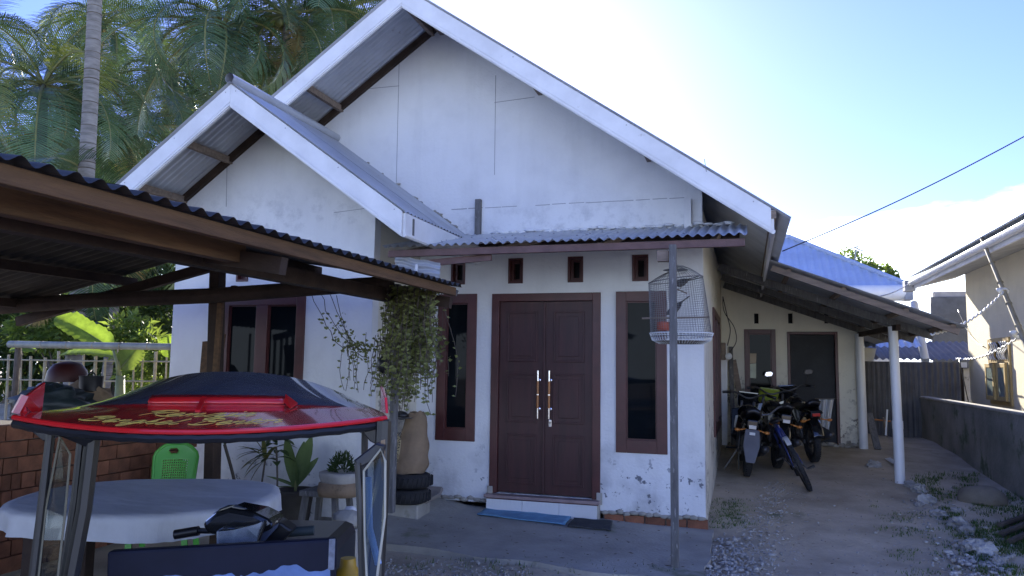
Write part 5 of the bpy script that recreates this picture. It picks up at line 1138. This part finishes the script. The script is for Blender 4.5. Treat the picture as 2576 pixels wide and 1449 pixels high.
# big blue roofed building
bb = thing('blue_roof_building', 'building behind with a large pale blue corrugated hip roof', 'building', (1, 24, 0))
E1, E2, R1, R2 = Vector((-6, 22.0, 3.86)), at(2283, 718, 22.0), Vector((-6, 25.0, 5.6)), at(1983, 597, 25.0)
E1.z = E2.z; R1.z = R2.z
me = bpy.data.meshes.new('front_slope'); mb = MB()
n = 260
for i in range(n + 1):
    x = E1.x + (E2.x - E1.x) * i / n; tm = 1.0 if x < R2.x else max(0.0, (E2.x - x) / (E2.x - R2.x)); z = .022 * math.cos(x * 2 * PI / .20)
    mb.v += [Vector((x, E1.y, E1.z + z)), Vector((x, E1.y + (R1.y - E1.y) * tm, E1.z + (R1.z - E1.z) * tm + z))]
for i in range(n): mb.f.append((2 * i, 2 * i + 2, 2 * i + 3, 2 * i + 1))
mb.build('front_slope', ZINCB, bb, smooth='all')
mb = MB(); mb.f = [(0, 1, 2)]; mb.v = [E2, Vector((E2.x, 28.0, E2.z)), R2]; mb.build('hip_slope', ZINCB, bb)
MB().tube([E2 + Vector((0, 0, .03)), R2 + Vector((0, 0, .03))], .07, 8).build('hip_cap', ZINCB, bb, smooth=True); MB().tube([R1 + Vector((0, 0, .03)), R2 + Vector((0, 0, .03))], .07, 8).build('ridge_cap', ZINCB, bb, smooth=True)
MB().box2((-6, 22.05, E2.z - .18), (E2.x - .03, 22.08, E2.z - .03)).build('fascia', BOARD, bb); MB().box2((-6, 22.4, 0), (E2.x - .4, 22.5, 3.7)).build('wall', CREAM, bb); MB().box2((E2.x - .5, 22.5, 0), (E2.x - .4, 28, 3.7)).build('wall', CREAM, bb)
gq = thing('white_gutter_pipe', 'fat white gutter pipe along the eave of the blue roofed building', 'gutter', (2.9, 21.6, 3.6)); MB().tube([at(2060, 738, 21.6), at(2275, 737, 21.6)], .21, 16).build('pipe', PVC, gq, smooth=True); MB().box(at(2283, 738, 21.6), (.2, .4, .38)).build('end_box', M('grey_end_box', (.25, .27, .30), rough=.6), gq, bevel=.02)
eb = thing('cream_eave_box', 'small cream box and blue sheet roof seen between the two pipe posts', 'outbuilding', at(2200, 880, 16.2)); me = corr_mesh('roof_sheet', (1, 0, 0), Vector((0, 1, .45)).normalized(), 1.0, 1.2, .12, .016); o = link('roof_sheet', me, ZINCB, eb, 'all'); q = at(2172, 872, 15.8); o.location = q - wloc(eb)
MB().prism([at(x, y, 15.9) for x, y in [(2170, 874), (2205, 876), (2196, 915), (2170, 915)]], (0, .3, 0)).build('wall', CREAM, eb); MB().box2(at(2170, 921, 15.85), at(2206, 913, 15.95)).build('ledge', PVC, eb)
# distant trees and aerial behind the blue roof
def leafball(mb, c, size, n, L_, W_, fill=.55):
    c = Vector(c)
    for k in range(n):
        d = Vector((rnd.gauss(0, 1), rnd.gauss(0, 1), rnd.gauss(0, 1))).normalized(); r = rnd.uniform(fill, 1.0); r *= 1 + .25 * mnoise.noise(d * 2.2 + c)
        q = c + Vector((d.x * size[0], d.y * size[1], d.z * size[2])) * r; dd = d + Vector((rnd.gauss(0, .7), rnd.gauss(0, .7), rnd.gauss(-.3, .6))); s_2 = rnd.uniform(.7, 1.3)
        mb.leaf(q, dd, Vector((rnd.gauss(0, 1), rnd.gauss(0, 1), rnd.gauss(.6, 1))), L_ * s_2, W_ * s_2, .1)
def tree(name, label, base, clumps, leafm, tr=.12, bark=DBARK, L_=.22, W_=.09, n=500, group=None):
    t_ = thing(name, label, 'tree', base, group=group); b = Vector(base); lf_ = MB(); tk = MB()
    top = sum((Vector(c[0]) for c in clumps), Vector()) / len(clumps); md = b.lerp(top, .45) + Vector((rnd.uniform(-.3, .3), rnd.uniform(-.3, .3), 0)); tk.tube([b - Vector((0, 0, .1)), md, b.lerp(top, .75)], [tr, tr * .75, tr * .5], 9)
    for (c, s_) in clumps:
        leafball(lf_, c, s_, n, L_, W_); tk.tube([md, md.lerp(Vector(c), .6) + Vector((0, 0, .1)), Vector(c)], [tr * .5, tr * .3, .015], 6)
    tk.build('trunk', bark, t_, smooth='all'); lf_.build('crown', leafm, t_, kind='stuff'); return t_
HAZEG = leaf_mat('far_tree_leaves', (.07, .11, .04), (.11, .16, .06), tr=.35)
tree('far_tree', 'small leafy tree tops showing above the blue roof near the aerial', (4.4, 32, .4), [(at(2130, 650, 32), (.45, .4, .38)), (at(2165, 668, 32), (.5, .4, .35)), (at(2190, 683, 32), (.4, .4, .35))], HAZEG, L_=.16, W_=.10, n=260)
tree('far_tree', 'rounder leafy tree top at the lower right end of the blue roof', (5.2, 32, .4), [(at(2225, 688, 32), (.38, .4, .30)), (at(2238, 700, 32), (.3, .4, .25))], HAZEG, L_=.16, W_=.10, n=240)
an = thing('tv_aerial', 'small rooftop television aerial above the blue roof', 'aerial', at(2148, 670, 24)); MB().tube([at(2147, 690, 24), at(2153, 628, 24)], .02, 6).build('mast', STEEL, an)
mb = MB(); A_, B_ = at(2150, 622, 24), at(2172, 632, 24.5); mb.tube([A_, B_], .015, 5)
for k in range(6): c = A_.lerp(B_, k / 5); mb.tube([c + Vector((.02, 0, -.12)), c + Vector((-.02, 0, .12))], .010, 4)
mb.tube([at(2142, 626, 24), at(2162, 618, 24)], .012, 5); mb.build('elements', STEEL, an)
# washing line pole with twisted ropes, service cable
pl_ = thing('bamboo_pole', 'slanting bamboo clothes-line pole in front of the neighbour eave', 'pole', atx(2600, 905, 3.2)); A_, B_ = atx(2470, 600, 3.2), atx(2592, 895, 3.2); dd = B_ - A_
MB().tube([A_, B_, B_ + dd * .75], [.026, .034, .040], 10).build('cane', BAMBOO, pl_, smooth=True)
mb = MB()
for k in range(9): mb.torus(A_ + dd * (.06 + .18 * k), .034, .006, dd, 12, 5)
mb.build('node_ring', BAMBOO, pl_)
for (x, y) in ((2526, 733), (2561, 841)): mb = MB(); q = atx(x, y, 3.2); mb.torus(q, .045, .016, dd, 12, 6); mb.blob(q + Vector((-.05, -.03, .02)), (.05, .03, .03), 8, 6, .3); mb.build('knot', PVC, pl_, smooth='all')
def rope(name, label, A_, B_, sag, r=.012, tw=60, m_=PVC, amp=.012):
    n = tw; pts = [A_.lerp(B_, i / n) - Vector((0, 0, sag * math.sin(PI * i / n))) + Vector((0, amp * math.cos(i * 1.9), amp * math.sin(i * 1.9))) for i in range(n + 1)]
    o = MB().tube(pts, r, 5).build(name, m_, smooth='all'); return tag(o, label, 'rope' if 'rope' in name else 'cable')
rope('twisted_rope', 'upper twisted white rope from the bamboo pole to the lean-to roof', atx(2526, 733, 3.2), at(2342, 842, 9.7), .10)
rope('twisted_rope', 'lower twisted white rope from the bamboo pole towards the neighbour wall', atx(2561, 850, 3.2), atx(2405, 902, 3.7), .10)
rope('service_cable', 'thin black overhead cable running from the house eave to upper right', at(1968, 632, 9.2), at(2640, 309, 9.2), .06, .007, 30, BLACK, 0)
rope('service_cable', 'thin cable sagging from lean-to to the neighbour rain head', at(2180, 752, 10.5), atx(2290, 712, 3.2), .05, .010, 20, BLACK, 0)
rope('thin_cable', 'thin dark cable hanging down the neighbour wall to the low wall', atx(2410, 780, 3.98), atx(2475, 872, 3.98), .15, .008, 20, BLACK, 0)
rope('thin_cable', 'straight dark cord dropping from lower rope to the low wall top', atx(2413, 905, 3.0), atx(2436, 1010, 3.0), .0, .008, 10, BLACK, 0)

# ================================================================== STONES, GRAVEL, GRASS ALONG THE PATH
def stone(label, px, py, sz, sq=.7, seed=0, m_=STONE, amp=.22):
    p = ground_at(px, py); mb = MB().blob(p, (sz, sz * .85, sz * sq), 16, 11, amp, seed, 2.6); q = p + Vector((0, 0, sz * sq * .25))
    mb.v = [v + (v - p).normalized() * sz * (.30 * mnoise.noise((v - p) / sz * 5 + Vector((seed, 0, 0))) + .12 * mnoise.noise((v - p) / sz * 11 + Vector((0, seed, 0)))) + (q - p) for v in mb.v]
    o = mb.build('stone', m_); o['group'] = 'rough stones edging the dirt path'; return tag(o, label, 'stone', 'rough stones edging the dirt path')
def ground_at(px, py):
    d = ray(px, py); t = 2.0
    while t < 60:
        p = CP + d * t
        if p.z < gz(p.x, p.y) - (.03 if p.x > 2.2 else 0): return p
        t += .01
    return p
for k, (lb, x, y, s_) in enumerate((('pale stone nearest the foot of the front pipe post', 2290, 1222, .07), ('flat pale stone just below the post-foot stone', 2312, 1235, .09), ('pale holed stone like a skull, roundest on the path edge', 2330, 1262, .095), ('small flat stone left of the holed round stone', 2310, 1272, .05), ('thin flat stone by itself on the grass right of the row', 2405, 1290, .06), ('angular pale stone midway along the path edge', 2362, 1300, .085), ('low long stone below the angular one in the edge row', 2410, 1325, .10), ('grey stone at the bend of the path edge row', 2432, 1340, .07), ('broad jagged pale stone near the bottom of the edge row', 2455, 1388, .12), ('dark-shadowed jagged stone beside the broad one', 2480, 1395, .10), ('round lump near the far pipe post on the path', 2198, 1172, .09), ('pebble-like pale stone alone on the bare path', 2515, 1420, .07))): stone(lb, x, y, s_, .7, k)
mo = MB().blob(ground_at(2470, 1262) + Vector((0, 0, .02)), (.26, .24, .16), 20, 12, .06, 3).build('boulder', M('brown_boulder', (.20, .175, .13), rough=.9, var=.2, bump=.3), smooth='all'); tag(mo, 'large smooth brown boulder on the grass before the low wall', 'boulder')
peb = MB()
def scatter(n, fn, s0, s1):
    for k in range(n):
        px, py = fn(); p = ground_at(px, py)
        s_ = rnd.uniform(s0, s1) * (1.6 if rnd.random() < .08 else 1); d1, d2 = rnd.uniform(.7, 1.3), rnd.uniform(.4, .8); peb.blob(p + Vector((0, 0, s_ * .2)), (s_ * d1, s_, s_ * d2), 6, 4, .25, k)
def strip():
    t = rnd.random() ** .8; y = 1205 + 250 * t; xc = 1965 - 20 * math.sin(t * 3) - 95 * t ** 1.5; return (xc + rnd.gauss(0, 16 + 50 * t), y)
scatter(800, strip, .005, .013)
scatter(420, lambda: (rnd.gauss(1825, 50), rnd.uniform(1355, 1470)), .006, .020)
scatter(500, lambda: (rnd.uniform(965, 1330), 1395 + 60 * rnd.random() ** .6 + 10), .005, .013)
scatter(350, lambda: (rnd.gauss(2470, 45), rnd.gauss(1410, 28)), .007, .024)
scatter(350, lambda: (rnd.uniform(1800, 2560), rnd.uniform(1200, 1449)), .004, .010)
scatter(120, lambda: (rnd.gauss(2360, 60), rnd.gauss(1300, 40)), .008, .02)
lit = MB()
for k in range(330):
    px, py = (rnd.uniform(1790, 2420), rnd.uniform(1160, 1449)) if k < 210 else (rnd.uniform(980, 1760), rnd.uniform(1300, 1449)); p = ground_at(px, py)
    if k >= 210: p = on_slab(px, py)
    a_ = rnd.uniform(0, 6.3); lit.leaf(p + Vector((0, 0, .004)), Vector((math.cos(a_), math.sin(a_), rnd.uniform(0, .25))), Vector((0, 0, 1)), rnd.uniform(.02, .055), rnd.uniform(.008, .02))
lo2 = lit.build('leaf_litter', M('dead_leaves', (.13, .085, .04), rough=.9, var=.5, scale=2), kind='stuff'); tag(lo2, 'small dry brown leaves scattered over slab and path', 'leaf litter')
gp_ = peb.build('gravel', PEBBLE, smooth='all', kind='stuff'); tag(gp_, 'scattered grey gravel and pebbles on the dirt path', 'gravel')
gr_ = MB()
def tuft(p, n, h):
    for k in range(n):
        a_ = rnd.uniform(0, 2 * PI); q = p + Vector((rnd.gauss(0, .03), rnd.gauss(0, .03), 0)); t = Vector((math.cos(a_) * .5, math.sin(a_) * .5, 1)).normalized() * h * rnd.uniform(.5, 1.2); s_ = Vector((-math.sin(a_), math.cos(a_), 0)) * .004; b = len(gr_.v); gr_.v += [q - s_, q + s_, q + t]; gr_.f.append((b, b + 1, b + 2))
for k in range(2600):
    px, py = rnd.uniform(2250, 2640), rnd.uniform(1190, 1449); m_ = mnoise.noise(Vector((px / 70, py / 40, 2)))
    if px < 2300 + (py - 1215) * .72 or m_ < -.12: continue
    tuft(ground_at(px, py), 7, .045)
for k in range(500):
    px, py = rnd.uniform(2180, 2420), rnd.uniform(1260, 1449)
    if px < 2180 + (py - 1260) * .45 or mnoise.noise(Vector((px / 50, py / 30, 5))) < .05: continue
    tuft(ground_at(px, py), 5, .03)
for k in range(260): tuft(ground_at(rnd.gauss(1832, 28), rnd.uniform(1255, 1330)), 4, .025)
for k in range(90): tuft(ground_at(rnd.uniform(1000, 1700), rnd.gauss(1428, 14)), 3, .05)
go_ = gr_.build('grass', GRASSG, kind='stuff'); tag(go_, 'short green grass growing by the low wall and path edge', 'grass')
for k, (a3, b3) in enumerate((((2520, 1352), (2600, 1318)), ((2540, 1372), (2620, 1335)), ((2515, 1330), (2590, 1303)))):
    A_, B_ = ground_at(*a3) + Vector((0, 0, .03)), ground_at(*b3) + Vector((0, 0, .03)); lo_ = MB().tube([A_, B_], .03, 8).build('cut_branch', DBARK, smooth=True); tag(lo_, ['middle of three cut branches lying at the right edge', 'nearest of three cut branches lying at the right edge', 'farthest of three cut branches lying at the right edge'][k], 'branch', 'cut branches on the grass')
# odds and ends at the far post
dp = thing('leaning_offcut', 'grey timber off-cut leaning behind the far pipe post', 'plank', ground_at(2205, 1130)); MB().bar(ground_at(2208, 1130), at(2186, 1040, 13.4), .10, .03).build('plank', GTIMBER, dp)
for k, (a3, b3) in enumerate((((2228, 1095), (2232, 1030)), ((2200, 1055), (2240, 1060)), ((2222, 1050), (2232, 1100)))): q = thing('thin_stick', ['upright thin white stick by far post clutter', 'reddish stick lying level in far post clutter', 'slanting pale stick in the far post clutter'][k], 'stick', at(*a3, 13.3), group='sticks in the clutter by the far post'); MB().tube([at(a3[0], a3[1], 13.3), at(*b3, 13.35)], .014, 6).build('cane', [PVC, BRASSW, TIMBER][k], q)
tr_ = thing('paper_scrap', 'white and blue crumpled scrap lying beside the front pipe post', 'litter', ground_at(2240, 1162)); MB().prism([ground_at(x, y) + Vector((0, 0, .02 + .03 * (k % 2))) for k, (x, y) in enumerate([(2226, 1158), (2240, 1160), (2256, 1166), (2258, 1174), (2246, 1170)])], (0, 0, .004)).build('scrap', PVC, tr_)

# ================================================================== GARDEN BEHIND THE SHED
fnc = thing('bamboo_fence', 'rough bamboo picket fence across the garden behind the shed', 'fence', (-10, 9.6, 0))
for k in range(15):
    px = -10 + 31 * k + rnd.uniform(-4, 4); top = at(px + rnd.uniform(-3, 3), 885 + rnd.uniform(-12, 18), 9.6); bt3 = at(px + rnd.uniform(-4, 4), 1000, 9.6); bt3.z = 0.0; r = rnd.uniform(.012, .028)
    MB().tube([bt3, top.lerp(bt3, .5) + Vector((rnd.uniform(-.02, .02), 0, 0)), top], r, 7).build('picket', BAMBOO, fnc, smooth=True)
for (y, d) in ((908, 9.57), (958, 9.57)): MB().tube([at(-30, y - 4, d), at(200, y, d), at(470, y + 2, d)], .014, 6).build('rail', BAMBOO, fnc, smooth=True)
bp_ = thing('bamboo_rail', 'horizontal grey bamboo pole spanning the open back of the shed', 'pole', at(230, 868, 7.8)); A_, B_ = at(24, 866, 7.6), at(470, 873, 7.6); MB().tube([A_, B_], [.046, .040], 12).build('cane', M('grey_bamboo', (.22, .23, .19), rough=.5, var=.25), bp_, smooth=True)
mb = MB()
for k in range(7): mb.torus(A_.lerp(B_, .05 + .15 * k), .043, .006, B_ - A_, 14, 5)
mb.build('node_ring', BAMBOO, bp_)
MB().tube([A_ + Vector((.1, .05, -.02)), Vector((A_.x + .1, A_.y + .05, 0))], .04, 8).build('prop', DBARK, bp_)
# banana plant
bn = thing('banana_plant', 'sunlit banana plant with broad bright leaves behind the bamboo pole', 'banana plant', (-9.0, 9.0, .05))
def blade(p0, p1, W_, face, sagk=.0, name='leaf', m_=BANANA):
    mb = MB(); ax = p1 - p0; L_ = ax.length; d = ax.normalized(); sd_ = d.cross(face).normalized(); up = sd_.cross(d); n = 20; tears = [rnd.random() for _ in range(40)]
    for i in range(n + 1):
        t = i / n; wd = W_ * .5 * min(1, (t * 6) ** .6) * min(1, ((1 - t) * 5 + .02) ** .6); c = p0 + ax * t - Vector((0, 0, sagk * t * t)) + up * (.04 * math.sin(PI * t))
        j = .92 + .16 * tears[i]; mb.v += [c - sd_ * wd * j + up * wd * (.30 + .10 * (-1) ** i), c - sd_ * wd * .5 + up * wd * (.18 + .04 * (-1) ** i), c, c + sd_ * wd * .5 + up * wd * (.18 + .04 * (-1) ** i), c + sd_ * wd * (1.9 - j) + up * wd * (.30 + .10 * (-1) ** i)]
    for i in range(n):
        for j in range(4): k = 5 * i + j; mb.f.append((k, k + 5, k + 6, k + 1))
    o = mb.build(name, m_, bn, smooth='all'); MB().tube([p0 + ax * (i / 8) - Vector((0, 0, sagk * (i / 8) ** 2)) + up * (.04 * math.sin(PI * i / 8) - .012) for i in range(9)], [.02 - .0018 * i for i in range(9)], 6).build('midrib', PALMR, o); return o
hub = at(303, 945, 9.0); vdir = (CP - hub).normalized()
blade(at(285, 880, 9.0), at(143, 795, 8.9), .40, (vdir + Vector((.2, 0, .55))).normalized()); blade(at(295, 898, 9.1), at(150, 885, 9.2), .26, (vdir + Vector((0, 0, 1.2))).normalized(), .05)
blade(at(300, 930, 9.1), at(350, 870, 9.4), .34, vdir, .0, m_=BUSHG); blade(at(430, 900, 9.2), at(424, 845, 9.2), .25, vdir); blade(at(90, 880, 9.3), at(25, 872, 9.2), .22, (vdir + Vector((0, 0, .6))).normalized(), .05)
ps = MB(); ps.tube([Vector((hub.x + .05, hub.y, 0)), hub], [.10, .06], 10)
for q in (at(285, 880, 9.0), at(295, 898, 9.1), at(300, 930, 9.1)): ps.tube([hub - Vector((0, 0, .2)), hub.lerp(q, .5), q], [.03, .022, .018], 6)
ps.build('pseudostem', PALMR, bn, smooth='all')
tree('shrub', 'leafy sunlit shrub at far left behind the bamboo fence', (-12.5, 11.5, 0), [(at(105, 830, 11.5), (.55, .5, .40)), (at(150, 845, 11.6), (.4, .4, .35)), (at(70, 835, 11.4), (.35, .4, .3))], BUSHG, .04, L_=.16, W_=.06, n=420)
tree('shrub', 'rounded bright shrub left of wing wall behind the fence', (-10.8, 11.5, 0), [(at(330, 840, 11.5), (.42, .4, .38)), (at(325, 860, 11.5), (.4, .4, .3))], BUSHG, .04, L_=.17, W_=.07, n=430)
tree('shrub', 'small umbrella-leaved shrub right beside the rounded bright shrub', (-10.2, 11.4, 0), [(at(378, 862, 11.4), (.30, .3, .20))], BUSHG, .03, L_=.2, W_=.06, n=240)
tree('shrub', 'yellow-green low shrub at the foot of the fence near the wing wall', (-9.6, 10.6, 0), [(at(395, 930, 10.6), (.5, .4, .4)), (at(360, 950, 10.6), (.4, .4, .3)), (at(415, 900, 10.6), (.25, .3, .25))], BUSHG, .03, L_=.13, W_=.055, n=420)
# dense dark trees closing the garden
for k, (x, y, D, sx, sz, lb) in enumerate(((370, 760, 15, 1.3, 1.9, 'dark dense leafy tree directly left of the wing wall'), (300, 850, 17, 1.4, 1.3, 'dark low tree in the garden behind the twin trunks'), (120, 760, 20, 2.6, 1.9, 'dark broad tree deep in the garden at far left'), (230, 700, 24, 2.6, 2.4, 'dark tree filling the gap between the grey palm trunks'), (30, 830, 15, 1.5, 1.5, 'dark shrubby tree at the far left edge behind the fence'), (420, 840, 19, 1.6, 1.6, 'dark tree low against the wing wall corner'))):
    c = at(x, y, D); tree('dark_tree', lb, (c.x, c.y, gz(c.x, c.y)), [(c, (sx, 1.2, sz * .8)), (c + Vector((-.8, .5, -.9)), (sx * .7, 1, sz * .6)), (c + Vector((.8, .3, -.6)), (sx * .7, 1, sz * .6)), (c + Vector((.1, 0, .9)), (sx * .6, 1, sz * .5))], DKG, .14, L_=.30, W_=.10, n=900, group='dark trees behind the garden fence')

# ================================================================== COCONUT PALMS
def frond_mesh(L_, droop, pend, seed, nl=62):
    r = random.Random(seed); mb = MB(); rb = MB(); pts = []; p = Vector((0, 0, 0)); ang = .95; n = 16
    for i in range(n + 1):
        pts.append(p.copy()); d = Vector((math.cos(ang), 0, math.sin(ang))); p = p + d * (L_ / n); ang -= droop / n * (1 + .8 * i / n)
    tw = r.uniform(-.5, .5)
    for k in range(nl):
        t = .12 + .88 * (k + .5) / nl; i = min(n - 1, int(t * n)); f = t * n - i; q = pts[i].lerp(pts[i + 1], f); tg = (pts[i + 1] - pts[i]).normalized(); up = Vector((-tg.z, 0, tg.x))
        ll = L_ * .26 * (math.sin(PI * min(1, .16 + t * .80)) ** .6) * r.uniform(.85, 1.1)
        for s in (-1, 1):
            sdv = Vector((0, s, 0)); d0 = (sdv * .85 + tg * .55 + up * (.25 + tw * .2 * s)).normalized(); wd = .034 * r.uniform(.8, 1.15); b = len(mb.v); c = q.copy(); dd = d0
            wv = tg.cross(dd).cross(dd).normalized() * wd * .5
            for m_ in range(4):
                wk = (1, .95, .65, .05)[m_]; mb.v += [c - wv * wk, c + wv * wk]; c = c + dd * (ll / 3); dd = (dd + Vector((0, 0, -pend * (.5 + .5 * m_))) + Vector((r.gauss(0, .05), r.gauss(0, .05), 0))).normalized()
            for m_ in range(3): kk = b + 2 * m_; mb.f.append((kk, kk + 1, kk + 3, kk + 2))
    nleaf = len(mb.f); mb.tube(pts, [.045 * (1 - .85 * i / n) for i in range(n + 1)], 5)
    me = mb.mesh('frond'); me.materials.append(PALMG); me.materials.append(PALMR)
    for k, pl3 in enumerate(me.polygons): pl3.material_index = 0 if k < nleaf else 1
    return me
FR = [frond_mesh(4.4, 1.5, .30, 1), frond_mesh(4.0, 2.2, .42, 2), frond_mesh(4.6, 1.1, .22, 3), frond_mesh(3.8, 2.7, .55, 4), frond_mesh(4.3, 1.9, .35, 5)]
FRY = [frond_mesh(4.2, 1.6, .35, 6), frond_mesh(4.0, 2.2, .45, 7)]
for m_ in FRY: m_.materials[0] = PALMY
FRD = frond_mesh(3.6, 3.0, .6, 9); FRD.materials[0] = PALMD
def palm(label, base, crown, r0=.16, n=20, lean=.0, seed=0, group='coconut palms behind the house', sc=1.0, dead=1):
    rr = random.Random(seed); b, c = Vector(base), Vector(crown); t_ = thing('coconut_palm', label, 'palm tree', b, group=group)
    pts = [b.lerp(c, i / 12) + Vector((lean * math.sin(PI * i / 12), 0, 0)) for i in range(13)]; pts[0] -= Vector((0, 0, .2)); rad = [r0 * (1.25 if i == 0 else 1.0 - .35 * i / 12) for i in range(13)]
    tk = MB().tube(pts, rad, 12); 
    tko = tk.build('trunk', PALMT if r0 < .16 or seed == 11 else DBARK, t_, smooth='all')
    rg = MB(); ln = (c - b).length
    for k in range(int(ln / .20)):
        t = min(.995, max(.002, (k + .5 + rr.uniform(-.3, .3)) * .20 / ln)); i = min(11, int(t * 12)); f = t * 12 - i; rg.torus(pts[i].lerp(pts[i + 1], f), rad[i] * rr.uniform(.97, 1.01), rr.uniform(.004, .012), pts[i + 1] - pts[i], 12, 4)
    rg.build('leaf_scars', DBARK, tko, kind='stuff')
    for k in range(n):
        el = 1.15 - 1.75 * (k / n) + rr.uniform(-.12, .12); az = k * 2.39996 + rr.uniform(-.25, .25); me = (FRY[int(rr.random() * 2)] if rr.random() < .08 else FR[min(4, int(rr.random() * 5))]) if k < n - 3 else FR[3]
        o = bpy.data.objects.new('frond', me); C.objects.link(o); o.parent = t_; o.location = c - b; s_ = sc * rr.uniform(.85, 1.1); o.scale = (s_, s_, s_)
        o.rotation_euler = (rr.uniform(-.35, .35), -(el - .95), az)
    for k in range(dead):
        o = bpy.data.objects.new('dead_frond', FRD); C.objects.link(o); o.parent = t_; o.location = c - b; o.rotation_euler = (0, 1.4, rr.uniform(0, 6.3)); o.scale = (.8, .8, .8)
    nt3 = MB()
    for k in range(7): a_ = k * .9; nt3.blob(Vector((c.x + .22 * math.cos(a_), c.y + .22 * math.sin(a_), c.z - .25 - .06 * (k % 2))), (.11, .11, .13), 9, 7, .02, k)
    nt3.build('coconuts', PALMR, t_, smooth='all'); return t_
# the slim grey trunk close behind the shed
tb0, tb1 = at(181, 1000, 12.2), at(230, -20, 12.2); tb0.z = 0; d3 = tb1 - tb0; palm('slim pale palm trunk rising past the shed roof, its crown out of sight', tb0, tb0 + d3 * 1.5, .185, 18, .12, 11)
tb0, tb1 = at(256, 960, 13.4), at(300, 560, 13.4); tb0.z = 0; d3 = tb1 - tb0; palm('second slimmer palm right of the pale trunk', tb0, tb0 + d3 * 1.05, .12, 14, .1, 12, sc=.8)
PL = [((110, 215), 17, 'dark stout palm at the far left with drooping fronds'), ((330, 330), 21, 'palm with bright lower fronds right of the pale trunk'), ((560, 70), 18, 'palm whose crown spreads above the wing ridge'), ((720, 40), 19.5, 'palm with a shining frond over the wing roof'), ((880, 20), 22, 'palm crown beside the main gable rake'), ((60, 430), 20, 'lower palm behind the shed roof at far left'), ((640, 240), 26, 'farther palm seen just above the wing ridge'), ((800, 190), 28, 'farther palm low beside the main rake'), ((260, 60), 25, 'tall palm crown right of the pale trunk at the top'), ((350, 440), 30, 'small distant palm low beside the left bargeboard'), ((-60, 60), 21, 'palm crown cut by the left edge of the view'), ((190, 460), 33, 'farthest small palm behind the pale trunk'), ((160, 330), 26, 'distant palm behind the stout dark palm'), ((430, 190), 24, 'palm crown between the pale trunk and wing ridge'), ((930, 140), 30, 'distant palm peeping over the main rake')]
for k, ((px, py), Y, lb) in enumerate(PL):
    c = at(px, py, Y); lean = rnd.uniform(-.8, .8); palm(lb, (c.x + lean, c.y + rnd.uniform(-.6, .6), gz(c.x, c.y)), c, .20 if k == 0 else rnd.uniform(.13, .18), 22, rnd.uniform(-.3, .3), 30 + k, sc=1.0 if Y < 25 else 1.1)
dfm = thing('fallen_frond', 'dry drooping palm frond lit by sun behind the shed tie log', 'palm frond', at(35, 745, 10)); o = bpy.data.objects.new('blade', FRD); C.objects.link(o); o.parent = dfm; o.scale = (.33, .33, .33); o.rotation_euler = (.1, .35, .25)
